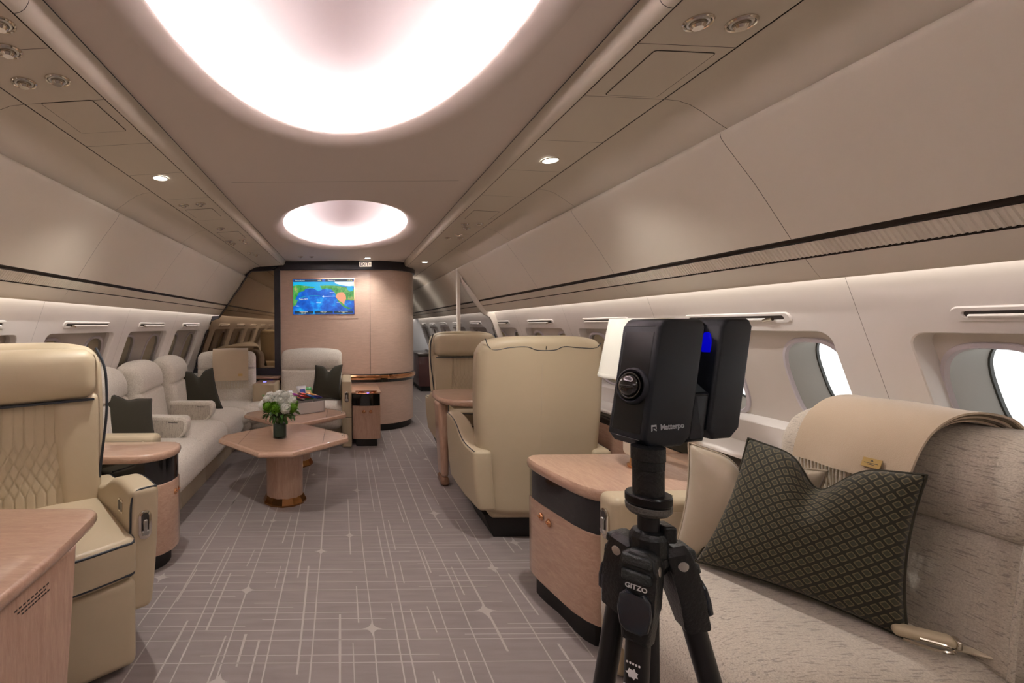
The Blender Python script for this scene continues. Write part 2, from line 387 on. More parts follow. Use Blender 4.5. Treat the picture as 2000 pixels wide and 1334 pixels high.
LONG = [(-0.853, 1.2, -0.831, 2.393), (-0.93, 2.089, -0.926, 2.412), (-0.824, 2.276, -0.823, 2.581), (-0.727, 1.2, -0.723, 2.127), (-0.655, 1.3, -0.681, 2.685), (-0.617, 2.059, -0.629, 2.538), (-0.705, 2.426, -0.714, 2.837), (-0.681, 2.685, -0.73, 4.259), (-0.946, 3.01, -0.943, 4.83), (-0.831, 2.393, -0.884, 4.828), (-0.87, 2.803, -0.842, 4.496), (-0.49, 1.3, -0.507, 2.371), (-0.507, 2.371, -0.509, 3.446), (-0.436, 1.837, -0.44, 2.031), (-0.557, 2.608, -0.551, 2.798), (-0.368, 1.5, -0.375, 1.993), (-0.314, 1.1, -0.332, 2.285), (-0.332, 2.285, -0.341, 3.174), (-0.341, 3.174, -0.356, 5.115), (-0.398, 2.881, -0.394, 3.304), (-0.197, 1.794, -0.218, 2.603), (-0.37, 2.386, -0.371, 2.605), (-0.264, 2.484, -0.275, 3.012), (-0.14, 1.2, -0.158, 2.767), (-0.158, 2.767, -0.19, 5.109), (-0.724, 3.136, -0.748, 3.663), (-0.565, 3.133, -0.572, 3.447), (0.108, 1.1, 0.108, 2.05), (0.108, 2.05, 0.088, 2.787), (0.088, 2.787, 0.076, 5.023), (0.027, 1.4, 0.019, 1.97), (-0.027, 1.2, -0.039, 2.167), (0.047, 2.103, 0.042, 2.398), (0.014, 2.73, 0.003, 3.606), (0.211, 1.3, 0.205, 2.246), (0.253, 1.1, 0.245, 2.449), (0.245, 2.449, 0.232, 5.096), (0.298, 1.991, 0.29, 2.2), (0.379, 2.033, 0.37, 2.221), (0.203, 2.477, 0.195, 3.119), (0.286, 2.421, 0.285, 2.648), (0.28, 2.784, 0.275, 3.209), (0.324, 1.5, 0.32, 1.803), (0.427, 1.3, 0.423, 2.446), (0.423, 2.446, 0.403, 3.322), (0.403, 3.322, 0.376, 5.092), (0.533, 1.2, 0.532, 2.445), (0.532, 2.445, 0.505, 3.286), (0.505, 3.286, 0.498, 5.521), (0.466, 1.3, 0.467, 1.924), (0.642, 1.911, 0.639, 2.173), (0.639, 2.173, 0.622, 2.743), (0.568, 2.313, 0.563, 2.584), (0.617, 3.081, 0.598, 3.318), (0.598, 3.318, 0.603, 4.893), (0.736, 2.662, 0.728, 3.201), (0.797, 1.2, 0.795, 2.556), (0.795, 2.556, 0.781, 3.777), (0.781, 3.777, 0.821, 5.912), (0.862, 2.148, 0.85, 2.506), (0.864, 1.4, 0.865, 1.954), (0.962, 2.737, 0.964, 3.134), (1.019, 2.771, 1.01, 3.045), (0.967, 1.874, 0.964, 2.078), (0.441, 2.522, 0.435, 2.769), (0.377, 3.161, 0.369, 3.501), (0.19, 3.36, 0.184, 4.943), (0.287, 4.26, 0.288, 4.69), (0.669, 3.476, 0.668, 3.965)]
WIDE = {5, 13, 15, 24, 20, 31, 50, 51, 53, 59, 60, 3}
CROSS = [(-0.9, 1.2, 1.856), (-0.594, 0.363, 1.898), (-1.0, 1.2, 1.99), (0.495, 1.1, 2.018), (-0.388, 0.168, 2.132), (-0.95, 1.1, 2.056), (0.702, 1.0, 2.087), (-0.905, -0.455, 2.086), (-1.0, 0.87, 2.18), (-0.448, 0.734, 2.257), (-1.0, -0.259, 2.223), (-0.966, -0.551, 2.316), (-1.1, 0.439, 2.367), (0.355, 0.702, 2.388), (-1.1, 0.95, 2.44), (-1.1, -0.546, 2.511), (0.477, 1.0, 2.492), (-1.1, 1.1, 2.563), (-0.44, 0.024, 2.537), (-1.1, -0.756, 2.643), (0.385, 1.1, 2.62), (-1.1, 1.1, 2.648), (-1.1, 0.36, 2.762), (-1.1, 0.734, 2.808), (0.137, 0.862, 2.848), (0.488, 1.2, 2.875), (-1.2, 1.2, 2.978), (-1.2, 1.1, 3.046), (-1.2, 0.9, 3.21), (-1.2, 0.96, 3.365), (-1.2, 0.155, 3.501), (-1.2, 0.94, 3.596), (0.078, 0.994, 3.784), (0.43, 0.775, 4.066), (-1.2, 0.6, 3.945), (-1.2, 0.5, 4.092), (-1.2, 0.8, 4.396), (-1.2, 0.7, 4.612)]
for i, (x0, y0, x1, y1) in enumerate(LONG): strip(x0, y0, x1, y1, 0.013 if i in WIDE else 0.0095, 0.014 if i in WIDE else 0.0085)
for x0, x1, y in CROSS: strip(x0, y, x1, y, 0.0062)
for k in range(120):      # the parts of the cabin ahead and behind carry the same scatter
    y = random.choice([random.uniform(4.7, 11), random.uniform(4.7, 11), random.uniform(-3, 1.5)]); x = random.uniform(-1.3, 1.3); L = random.uniform(0.2, 1.3)
    strip(x, y, x, y + L, 0.010); strip(x - L / 2, y + 0.3, x + L / 2, y + 0.3, 0.006)
for x, y, r in [(0.075, 3.79, .05), (-0.157, 2.771, .045), (-0.505, 2.369, .05), (0.103, 2.061, .05), (0.61, 3.315, .055), (0.785, 2.564, .05), (0.632, 2.184, .06), (-0.985, 2.496, .05), (0.012, 2.978, .045), (1.007, 2.862, .045), (-0.487, 1.757, .05), (0.5, 4.332, .045), (0.775, 4.656, .05), (-0.507, 3.21, .04), (-0.3, 4.2, .04), (0.25, 5.3, .04)]: star(x, y, r)
tag(mk('carpet_line', bm, M_SILK, floor, smooth=False), kind='stuff')

# ---- ceiling: three panels with raised oval openings, lit domes above
ceiling = struct('ceiling', 'pale ceiling with lit oval domes over the aisle')
OV = dict(a=0.512, b=0.93)
def ov_loop(cy, da, z, n=96):
    return [((OV['a'] + da) * math.cos(2 * math.pi * k / n), cy + (OV['b'] + da) * math.sin(2 * math.pi * k / n), z) for k in range(n)]
def ceil_panel(y0, y1, cy):
    bm = B(); hole = [(p[0], p[1]) for p in ov_loop(cy, 0.085, 0)]
    A = plate_hole(bm, (-0.742, 0.742, y0 + 0.0015, y1 - 0.0015), hole, lambda u, v_: (u, v_, CZ + (0.012 if abs(u) > 0.739 else 0)))
    mk('ceiling_panel', bm, M_CEIL, ceiling, angle=60)
    bm = B()
    prof = [(0.085, CZ), (0.070, CZ + 0.0005), (0.055, CZ + 0.003), (0.040, CZ + 0.008), (0.026, CZ + 0.0145), (0.014, CZ + 0.022), (0.005, CZ + 0.029), (0.0, CZ + 0.035), (0.0, CZ + 0.041), (0.004, CZ + 0.047), (0.010, CZ + 0.049), (0.014, CZ + 0.046), (0.018, CZ + 0.024), (0.05, CZ + 0.02), (0.16, CZ + 0.02)]
    loft(bm, [ov_loop(cy, d, z) for d, z in prof]); mk('oval_rim', bm, M_CEIL, ceiling, angle=50)
    bm = B(); n = 10; loops = []
    for k in range(n):
        t = k / n * math.pi / 2; f_ = math.cos(t)
        loops.append([((OV['a'] + 0.16) * f_ * math.cos(2 * math.pi * j / 96), cy + (OV['b'] + 0.16) * f_ * math.sin(2 * math.pi * j / 96), CZ + 0.02 + 0.185 * math.sin(t)) for j in range(96)])
    L = loft(bm, loops); c = bm.verts.new((0, cy, CZ + 0.205))
    for j in range(96): bm.faces.new((L[-1][j], L[-1][(j + 1) % 96], c))
    mk('dome', bm, M_DOME, ceiling, angle=60)
    bm = B(); lo = [ov_loop(cy, d, CZ + 0.0235) for d in (0.075, 0.10)]; loft(bm, lo); mk('light_strip', bm, M_LEDL, ceiling)
ceil_panel(-3.59, -0.15, -1.67); ceil_panel(-0.15, 2.63, 1.135); ceil_panel(2.63, 5.95, 4.02); 
mk('ceiling_panel', box(B(), -0.742, 0.742, 5.95, 11.3, CZ, CZ + 0.02), M_CEIL, ceiling, smooth=False)
mk('ceiling_backing', box(B(), -2.0, 2.0, Y0, Y1, 2.36, 2.38), M_GAP, ceiling, smooth=False)

def side_shell(side, name, lab):
    root = struct(name, lab)
    def off(prof, d): return [(x + d * 0.8, z + d * 0.6) for x, z in prof]
    mk('joint_backing', extr(off(RAIL, 0.006) + off(PSU, 0.008) + off(COVE, 0.008), Y0, Y1, side), M_GAP, root, smooth=False)
    mk('joint_backing', extr([(x + 0.012, z) for x, z in BIN[5:]], Y0, Y1, side), M_GAP, root, smooth=False)
    rs = [Y0, -2.03, 1.13, 4.15, Y1]          # the rounded rail comes in long lengths
    for a, c in zip(rs, rs[1:]): mk('rail', extr(RAIL, a + 0.001, c - 0.001, side), M_PAINT, root, angle=60)
    g = 0.0015
    ps = [Y0, -1.9, -0.9, 0.2, 1.27, 1.56, 1.93, 2.3, 2.75, 3.3, 3.9, 4.65, 5.68, 7.74, 9.8, Y1]
    for a, c in zip(ps, ps[1:]): mk('service_panel', extr(PSU, a + g * 0.7, c - g * 0.7, side), M_PAINT, root, smooth=False)
    for a, c in zip(SEAMS, SEAMS[1:]):
        mk('cove_panel', extr(COVE, a + g * 0.7, c - g * 0.7, side), M_PAINT, root, angle=60)
        mk('bin_panel', extr(BIN, a + g * 0.7, c - g * 0.7, side), M_PAINT, root, angle=60)
        mk('valance', extr(VAL, a + g * 0.5, c - g * 0.5, side), M_PAINT, root, angle=60)
        mk('grille_band', extr([(1.479, 1.575), (1.5105, 1.534)], a + g * 0.5, c - g * 0.5, side), M_PAINT, root, smooth=False)
    mk('dark_trim', extr([(1.468, 1.592), (1.480, 1.589), (1.486, 1.581), (1.480, 1.574)], Y0, Y1, side), M_DARKTRIM, root, angle=60)
    mk('dark_trim', extr([(1.5085, 1.5365), (1.522, 1.534), (1.524, 1.528), (1.515, 1.5276)], Y0, Y1, side), M_DARKTRIM, root, angle=60)
    mk('light_channel', extr([(1.588, 1.505), (1.625, 1.505), (1.638, 1.49), (1.6447, 1.467)], Y0, Y1, side), M_WALL, root, angle=60)
    mk('light_strip', extr([(1.596, 1.5035), (1.618, 1.5035)], Y0, Y1, side), M_LEDW, root, smooth=False)
    # ribs of the air grille between the two dark trims
    dx, dz = 1.5105 - 1.479, 1.534 - 1.575; L = math.hypot(dx, dz); nx, nz = dz / L, -dx / L   # inward and downward normal
    def rib(bm, y):
        a = (1.479, 1.575); c = (1.5105, 1.534); h = 0.0035; w_ = 0.0095
        P = []
        for (px, pz) in (a, c):
            P += [(px, pz, 0), (px + nx * h, pz + nz * h, 0.25), (px + nx * h, pz + nz * h, 0.75), (px, pz, 1)]
        vs = [bm.verts.new((side * px, y + w_ * t, pz)) for px, pz, t in P]
        for i in range(3): bm.faces.new((vs[i], vs[i + 1], vs[i + 5], vs[i + 4]))
    near = [0.62 + 0.0148 * k for k in range(130 if side > 0 else 0)]
    if near:
        base = B(); rib(base, 0); me = finish(base, False)
        for y in near: mk('grille_rib', me, M_PAINT, root, loc=(0, y, 0))
    bm = B(); y = (near[-1] if near else 0.6) + 0.0148
    while y < 5.2: rib(bm, y); y += 0.0148
    tag(mk('grille_rib', bm, M_PAINT, root, smooth=False), kind='stuff')
    for yy in SEAMS[:-1]: mk('joint_backing', extr([(1.6515, 1.465), (1.906, 0.745)], yy - 0.03, yy + 0.03, side), M_GAP, root, smooth=False)
    # lower wall below the ledge, and shell skin behind everything
    mk('lower_wall', extr([(1.899, 0.745), (1.93, 0.66), (1.94, 0.4), (1.92, 0)], Y0, Y1, side), M_WALL, root, angle=60)
    mk('outer_skin', extr([(1.30, 2.37), (1.55, 2.05), (1.80, 1.62), (2.12, 1.34)], Y0, Y1, side), M_GAP, root, smooth=False)
    mk('outer_skin', extr([(2.16, 0.80), (2.12, 0.4), (1.98, -0.05)], Y0, Y1, side), M_GAP, root, smooth=False)
    return root
wall_left = side_shell(-1, 'wall_left', 'left cabin side with storage panels, air grille and windows')
wall_right = side_shell(1, 'wall_right', 'right cabin side with storage panels, ribbed air grille and windows')

# ---- window panels
P0 = Vector((1.675, 1.381)); DIR = Vector((0.3345, -0.9424)); NOUT = Vector((0.9424, 0.3345))
def WP(side, y, s, d): q = P0 + DIR * s + NOUT * d; return (side * q.x, y, q.y)
S_TOP, S_BOT, S_END = 0.100, 0.552, 0.6745
def window_unit(n, side, yc, shaded, nwin=2, half=0.40):
    root = struct('window_%d' % n, None)
    y0, y1 = yc - 0.515 + 0.0006, yc + 0.515 - 0.0006
    bm = B(); hole = rrect(yc, (S_TOP + S_BOT) / 2, 2 * half, S_BOT - S_TOP, 0.045, 5)
    A = plate_hole(bm, (y0, y1, -0.091, S_END), hole, lambda u, v_: WP(side, u, v_, 0))
    hs = sorted(hole, key=lambda p: math.atan2(p[1] - (S_TOP + S_BOT) / 2, p[0] - yc))
    def shr(p, d): return (yc + (p[0] - yc) * (1 - d / half), (S_TOP + S_BOT) / 2 + (p[1] - (S_TOP + S_BOT) / 2) * (1 - d / 0.226))
    loft(bm, [A, [WP(side, *shr(p, 0.003), 0.003) for p in hs], [WP(side, *shr(p, 0.005), 0.012) for p in hs], [WP(side, *shr(p, 0.012), 0.055) for p in hs]])
    mk('window_panel', bm, M_WALL, root, angle=18)
    # inner recess plate with two oval windows
    bm = B(); rims = B(); rev = B(); gas = B(); pan = B(); shd = B()
    ws = [yc - 0.257, yc + 0.257]; sc_ = 0.348; a, c_ = 0.133, 0.192
    for k, wy in enumerate(ws):
        ho = oval(wy, sc_, a, c_, 48, 2.9)
        hs2 = sorted(ho, key=lambda p: math.atan2(p[1] - sc_, p[0] - wy))
        u0 = yc - half + 0.004 if k == 0 else yc; u1 = yc if k == 0 else yc + half - 0.004
        plate_hole(bm, (u0, u1, S_TOP + 0.004, S_BOT - 0.004), ho, lambda u, v_: WP(side, u, v_, 0.052))
        def L(e, d, dy=0): return [WP(side, wy + (p[0] - wy) * (1 + e / a), sc_ + (p[1] - sc_) * (1 + e / c_), d) for p in hs2]
        loft(rims, [L(0.010, 0.054), L(0.008, 0.045), L(-0.004, 0.041), L(-0.010, 0.050)])
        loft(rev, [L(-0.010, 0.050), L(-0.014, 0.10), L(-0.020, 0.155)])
        loft(gas, [L(-0.020, 0.155), L(-0.0235, 0.157), L(-0.0245, 0.166)])
        loft(pan, [L(-0.0245, 0.164)], True)
        if shaded: loft(shd, [L(-0.012, 0.07)], True)
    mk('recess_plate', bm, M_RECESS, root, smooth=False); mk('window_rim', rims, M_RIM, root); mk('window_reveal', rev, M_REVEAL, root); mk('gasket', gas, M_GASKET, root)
    if shaded: mk('window_shade', shd, M_SHADE, root, smooth=False)
    else: mk('pane', pan, M_GLASS, root, smooth=False)
    if side < 0 and nwin:
        bm = B(); loft(bm, [[WP(side, *shr(p, 0.010), 0.028) for p in hs]], True); mk('inner_pane', bm, M_SMOKE, root, smooth=False)
    # shade control slot above
    s_ = -0.005 + 0.0; sy = 0.04
    fr_ = B(); o1 = rrect(yc, 0.045, 0.56, 0.046, 0.022, 5); o2 = rrect(yc, 0.045, 0.50, 0.016, 0.007, 5)
    loft(fr_, [[WP(side, *p, 0.001) for p in o1], [WP(side, *p, -0.006) for p in rrect(yc, 0.045, 0.55, 0.038, 0.018, 5)], [WP(side, *p, -0.006) for p in rrect(yc, 0.045, 0.505, 0.020, 0.009, 5)], [WP(side, *p, 0.0005) for p in o2]])
    sf = mk('shade_control', fr_, M_WALL, root, angle=50)
    bm = B(); loft(bm, [[WP(side, *p, -0.0008) for p in o2]], True); mk('slot', bm, M_GAP, sf, smooth=False)
    near_y = yc - 0.24
    bm = B(); P = [Vector(WP(side, yc + 0.235 - 0.41 * k, 0.045 + 0.004, -0.008 - 0.004 * k)) for k in (0, 0.5, 1)]
    tube(P, 0.0055, 8, bm=bm); mk('lever', bm, M_WALL, sf)
    bm = B(); tube([WP(side, yc - 0.21, 0.047, -0.012), WP(side, yc - 0.17, 0.053, -0.014)], 0.007, 8, bm=bm); mk('lever_tip', bm, M_CHROME, sf)
    return root
wn = 0
for side in (1, -1):
    for k in range(-4, 10):
        wn += 1; yc = 1.045 + 1.03 * k
        window_unit(wn, side, yc, not (side > 0 and k <= 1))

# ---- ledge and dado along both sides
for side, nm in ((-1, 'baseboard_left'), (1, 'baseboard_right')):
    r_ = struct(nm, 'cream ledge over a dark band and rose veneer dado')
    mk('ledge', extr([(1.905, 0.752), (1.74, 0.745), (1.728, 0.742), (1.722, 0.733), (1.724, 0.722), (1.74, 0.718)], Y0, 5.84 if side < 0 else 5.24, side), M_WALL, r_, angle=50)
    mk('dark_band', extr([(1.74, 0.718), (1.735, 0.65), (1.725, 0.648)], Y0, 5.84 if side < 0 else 5.24, side), M_BLACK, r_, smooth=False)
    mk('veneer_dado', extr([(1.725, 0.648), (1.725, 0.0)], Y0, 5.84 if side < 0 else 5.24, side), M_WOODY, r_, smooth=False)
# ---- ends of the cabin
end_prof = [(0, 2.36), (1.3, 2.36), (1.6, 1.9), (1.97, 1.4), (2.15, 1.0), (2.1, 0.3), (1.98, 0)]
loop = [(x, z) for x, z in end_prof] + [(-x, z) for x, z in reversed(end_prof[1:])]
back = mk('wall_back', prism(loop, Y0 - 0.05, Y0, 'y'), M_PAINT, smooth=False); back['kind'] = 'structure'
fe = mk('wall_far', prism(loop, Y1, Y1 + 0.05, 'y'), M_GREY, smooth=False); fe['kind'] = 'structure'

# ================================================================== FORWARD PARTITION
YP = 5.85
part_ = struct('wall_front', 'rose veneer partition with curved column, mirror and black surround')
mk('veneer_panel', box(B(), -0.815, 0.30, 5.90, 5.97, 0.70, 2.02), M_WOODP, part_, smooth=False)
def col_plan(a, b_, n=22, x0=0.302, yc=6.55, t0=90, t1=-18):
    return [(x0 + a * math.cos(R(t0 + (t1 - t0) * k / n)), yc - b_ * math.sin(R(t0 + (t1 - t0) * k / n))) for k in range(n + 1)]
mk('panel_joint', box(B(), 0.2985, 0.3015, 5.896, 5.91, 0.70, 2.02), M_GAP, part_, smooth=False)
def wallstrip(plan, z0, z1, inset=None):
    bm = B(); A = [bm.verts.new((x, y, z0)) for x, y in plan]; C = [bm.verts.new((x, y, z1)) for x, y in plan]
    for i in range(len(plan) - 1): bm.faces.new((A[i], A[i + 1], C[i + 1], C[i]))
    return bm
mk('column', wallstrip(col_plan(0.62, 0.65), 0.70, 2.02), M_WOODP, part_, angle=60)
mk('column_base', wallstrip([(-0.0, 5.895)] + col_plan(0.63, 0.66, x0=0.28), 0.085, 0.61), M_WOODP, part_, angle=60)
mk('toe_kick', wallstrip([(-0.0, 5.93)] + col_plan(0.60, 0.63, x0=0.28), 0.0, 0.085), M_TOE, part_, angle=60)
mk('black_band', wallstrip([(-0.815, 5.885)] + col_plan(0.622, 0.655), 0.61, 0.645), M_BLACK, part_, angle=60)
pl = [(-0.815, 5.88), (0.0, 5.88)] + col_plan(0.63, 0.665)
bm = B()
for (z0, e0), (z1, e1) in zip([(0.645, 0), (0.648, .012), (0.665, .016), (0.682, .014), (0.686, .002)], [(0.648, .012), (0.665, .016), (0.682, .014), (0.686, .002), (0.70, 0)]):
    def ex(p, e): d = Vector((p[0] - 0.3, p[1] - 6.55)).normalized() if p[0] > 0.3 else Vector((0, -1)); return (p[0] + d.x * e, p[1] + d.y * e)
    A = [bm.verts.new((*ex(p, e0), z0)) for p in pl]; C = [bm.verts.new((*ex(p, e1), z1)) for p in pl]
    for i in range(len(pl) - 1): bm.faces.new((A[i], A[i + 1], C[i + 1], C[i]))
mk('copper_band', bm, M_COPPER, part_, angle=50)
mk('black_line', wallstrip([(p[0], p[1] - 0.006) for p in [(-0.815, 5.895)] + col_plan(0.626, 0.656)], 0.70, 0.712), M_BLACK, part_, angle=60)  # thin black trim line above the copper band
mk('crown', wallstrip([(-0.89, 5.86)] + col_plan(0.645, 0.69), 2.015, 2.12), M_NAVY, part_, angle=60)
mk('crown_soffit', prism([(-0.89, 5.86)] + col_plan(0.645, 0.69) + [(0.3, 7.2), (-0.89, 7.2)], 2.012, 2.016, 'z'), M_NAVY, part_, smooth=False)
mk('column_back', wallstrip([(0.91, 6.75), (0.9, 11.3)], 0, 2.12), M_GREY, part_, smooth=False)
# black surround that follows the shell on the left, bronze mirror inside it
outer = [(-0.815, 2.125), (-0.80, 2.07), (-1.055, 2.055), (-1.12, 2.045), (-1.18, 2.012), (-1.255, 1.94), (-1.30, 1.81), (-1.372, 1.725), (-1.47, 1.585), (-1.565, 1.455), (-1.66, 1.45), (-1.675, 1.38), (-1.905, 0.75), (-1.93, 0.66), (-1.6, 0.60), (-0.815, 0.66)]
inner = [(-0.885, 2.01), (-0.95, 2.005), (-1.16, 1.998), (-1.205, 1.965), (-1.245, 1.90), (-1.31, 1.80), (-1.40, 1.68), (-1.48, 1.555), (-1.575, 1.425), (-1.685, 1.385), (-1.735, 1.23), (-1.80, 1.03), (-1.86, 0.81), (-1.83, 0.805), (-1.4, 0.805), (-0.885, 0.805)]
bm = B(); loft(bm, [[(x, 5.90, z) for x, z in outer], [(x, 5.845, z) for x, z in outer], [(x, 5.845, z) for x, z in inner], [(x, 5.875, z) for x, z in inner]]); mk('black_surround', bm, M_NAVY, part_, angle=30)
bm = B(); bm.faces.new([bm.verts.new((x, 5.872, z)) for x, z in inner]); mk('mirror', bm, M_MIRROR, part_, smooth=False)
bm = B(); bm.faces.new([bm.verts.new((x, 5.95, z)) for x, z in outer]); mk('backing', bm, M_NAVY, part_, smooth=False)
mk('partition_lower_panel', box(B(), -1.9, 0.0, 5.93, 5.96, 0, 0.72), M_WOODP, part_, smooth=False)
# ledge of veneer below the mirror
lg = struct('trim_1', 'veneer ledge with black band under the mirror'); 
mk('ledge_top', box(B(), -1.86, -0.815, 5.70, 5.90, 0.685, 0.715, 0.008, 3), M_WOODX, lg); mk('ledge_band', box(B(), -1.86, -0.815, 5.72, 5.89, 0.60, 0.686), M_BLACK, lg, smooth=False)
# right side: doorway frame that follows the shell, with a slim post and a smoked pane
YR = 5.26
fr = struct('door_1', 'cream doorway frame with slim post and smoked pane')
fo = [(1.256, 1.945), (1.30, 1.815), (1.372, 1.732), (1.47, 1.592), (1.566, 1.464), (1.665, 1.45), (1.675, 1.385), (1.905, 0.74), (1.90, 0.30)]
fi = [(1.270, 1.86), (1.29, 1.78), (1.345, 1.70), (1.435, 1.565), (1.52, 1.445), (1.60, 1.40), (1.63, 1.34), (1.84, 0.74), (1.84, 0.30)]
bm = B()
for yy0, yy1 in ((YR, YR + 0.05),):
    loops = []
    V0 = [[bm.verts.new((x, yy0, z)) for x, z in q] for q in (fo, fi)]; V1 = [[bm.verts.new((x, yy1, z)) for x, z in q] for q in (fo, fi)]
    for i in range(len(fo) - 1):
        bm.faces.new((V0[0][i], V0[0][i + 1], V0[1][i + 1], V0[1][i])); bm.faces.new((V0[1][i], V0[1][i + 1], V1[1][i + 1], V1[1][i])); bm.faces.new((V1[0][i], V1[0][i + 1], V1[1][i + 1], V1[1][i]))
mk('doorway_frame', bm, M_FRAME, fr, angle=30)
mk('post', box(B(), 1.236, 1.272, YR, YR + 0.05, 0.0, 1.95, 0.004), M_FRAME, fr)
bm = B(); pg = [(1.265, 0.3)] + [(1.268, 1.87)] + fi; bm.faces.new([bm.verts.new((x, YR + 0.025, z)) for x, z in pg]); mk('pane', bm, glass('grey_doorway_pane', (0.62, 0.62, 0.63), refl=0.15), fr, smooth=False)
mk('lower_panel', box(B(), 1.26, 1.9, YR + 0.01, YR + 0.04, 0.0, 0.5), M_WALL, fr, smooth=False)

pc = thing('storage_cabinet', 'dark plum storage cabinet against the right wall at the far end of the corridor', 'cabinet', (1.62, 10.0, 0))
mk('plinth', box(B(), -0.13, 0.1, -0.55, 0.55, 0, 0.1), M_TOE, pc, smooth=False)
mk('body', box(B(), -0.18, 0.1, -0.6, 0.6, 0.1, 0.70, 0.01), M_RED, pc)
mk('top', box(B(), -0.20, 0.1, -0.62, 0.62, 0.70, 0.75, 0.008), M_DARKTRIM, pc)
# ================================================================== CEILING FITTINGS
def oculus(bm_ring, bm_in, r=0.034):
    lathe([(r, 0.001), (r, -0.002), (r * 0.93, -0.005), (r * 0.84, -0.004), (r * 0.78, 0.0)], 24, bm_ring); lathe([(r * 0.78, 0.0), (r * 0.70, -0.004), (r * 0.58, -0.004), (r * 0.5, 0.0)], 24, bm_in)
def psu_point(side, x, y):
    z = 2.071 - (x - 0.79) / 0.26 * 0.014; return (side * x, y, z - 0.001)
a1, a2 = B(), B(); oculus(a1, a2); me_ring = finish(a1); me_ring2 = finish(a2)
bn = B(); lathe([(0.017, 0), (0.017, -0.010), (0.012, -0.016), (0, -0.016)], 20, bn); me_noz = finish(bn)
bp_ = B(); bmesh.ops.create_circle(bp_, cap_ends=True, segments=20, radius=0.030); me_back = finish(bp_, False)
def vent(side, x, y, kind, label, s=1.0):
    t = thing('air_vent' if kind == 'vent' else 'reading_light', label, 'air vent' if kind == 'vent' else 'reading light', psu_point(side, x, y), 0)
    t.rotation_euler = (0, side * R(3), 0); t.scale = (s, s, s)
    t['group'] = 'fittings in the overhead service rails'
    mk('bezel', me_ring, M_CHROME, t); mk('swivel_ring', me_ring2, M_STEEL, t); mk('socket', me_back, M_GAP, t, loc=(0, 0, -0.001), smooth=False)
    mk('nozzle' if kind == 'vent' else 'lens', me_noz, M_STEEL if kind == 'vent' else M_CHROME, t)
    return t
for sd, x, y, k, lb in [
    (1, .879, 1.174, 'light', 'chrome ringed reading light beside the square hatch, nearest right ceiling fitting'),
    (1, .982, 1.169, 'vent', 'chrome ringed air vent at top right, outermost of the near pair'),
    (-1, .843, 1.162, 'vent', 'chrome ringed air vent cut off by the left edge of the photo, topmost'),
    (-1, .901, 1.27, 'light', 'chrome ringed reading light near the top left corner, above a pair'),
    (-1, .966, 1.429, 'light', 'chrome ringed reading light, left one of the pair above the left hatch'),
    (-1, .861, 1.424, 'vent', 'chrome ringed air vent, right one of the pair above the left hatch'),
    (1, .885, 3.504, 'vent', 'small air vent just below the far right hatch, inner one of two'),
    (1, .982, 3.472, 'light', 'small reading light below the far right hatch, outer one of two'),
    (1, .929, 3.634, 'light', 'small reading light tucked below the inner vent of the far right rail'),
    (1, .933, 3.90, 'light', 'small reading light midway along the far right rail, above a pair'),
    (1, .879, 4.057, 'vent', 'small air vent in the farthest right cluster, inner one'),
    (1, .979, 4.038, 'light', 'small reading light in the farthest right cluster, outer one'),
    (-1, .982, 2.881, 'light', 'small reading light above the far left hatch, outer one of two'),
    (-1, .876, 2.872, 'vent', 'small air vent above the far left hatch, inner one of two'),
    (-1, .942, 3.58, 'light', 'small lone reading light past the far left hatch'),
    (-1, 1.008, 4.095, 'light', 'small reading light, outer upper one of the left cluster of four'),
    (-1, .889, 4.076, 'vent', 'small air vent, inner upper one of the left cluster of four'),
    (-1, 1.003, 4.222, 'light', 'small reading light, outer lower one of the left cluster of four'),
    (-1, .884, 4.202, 'vent', 'small air vent, inner lower one of the left cluster of four'),
    (-1, .961, 4.756, 'light', 'tiny reading light near the partition on the left rail, outer one'),
    (-1, .925, 4.915, 'vent', 'tiny air vent nearest the partition on the left rail')]:
    vent(sd, x, y, k, lb, 1.0 if y < 2 else 0.92)
for x, y, lb in [(-0.516, 5.46, 'tiny ceiling fitting beyond the far dome, left one'), (-0.392, 5.46, 'tiny ceiling fitting beyond the far dome, right one')]:
    t = vent(1, 0.9, y, 'light', lb, 0.8); t.location = (x, y, CZ - 0.001); t.rotation_euler = (0, 0, 0)
# downlights
def downlight(side, x, y, label, z=None, watts=DOWN_W, show=True):
    loc = psu_point(side, x, y) if z is None else (x, y, z)
    t = thing('downlight', label, 'downlight', loc); t['group'] = 'round lit downlights'
    bm = B(); lathe([(0.040, 0.001), (0.039, -0.002), (0.034, -0.003), (0.031, 0.0)], 28, bm); mk('bezel', bm, M_PAINT, t)
    bm = B(); lathe([(0.032, -0.0008), (0.0, -0.0012)], 28, bm); mk('lamp_disc', bm, M_LAMP, t)
    ld = bpy.data.lights.new('downlight_beam', 'SPOT'); ld.energy = watts; ld.spot_size = R(130); ld.spot_blend = 0.9; ld.shadow_soft_size = 0.03; ld.color = (1, 0.96, 0.90)
    lo = bpy.data.objects.new('downlight_beam', ld); COL.objects.link(lo); lo.location = (0, 0, -0.012); lo.parent = t
    return t
downlight(-1, .921, 2.363, 'lit round downlight in the left service rail')
downlight(1, .933, 2.149, 'lit round downlight in the right service rail')
downlight(1, .262, 5.62, 'small lit downlight in the ceiling above the exit sign', z=CZ - 0.001, watts=11)
downlight(1, .938, 5.598, 'small lit downlight past the partition on the right', watts=8)
downlight(1, .938, 7.3, 'lit downlight in the corridor, first behind the column', watts=10)
downlight(1, .938, 9.3, 'lit downlight at the far end of the corridor', watts=10)
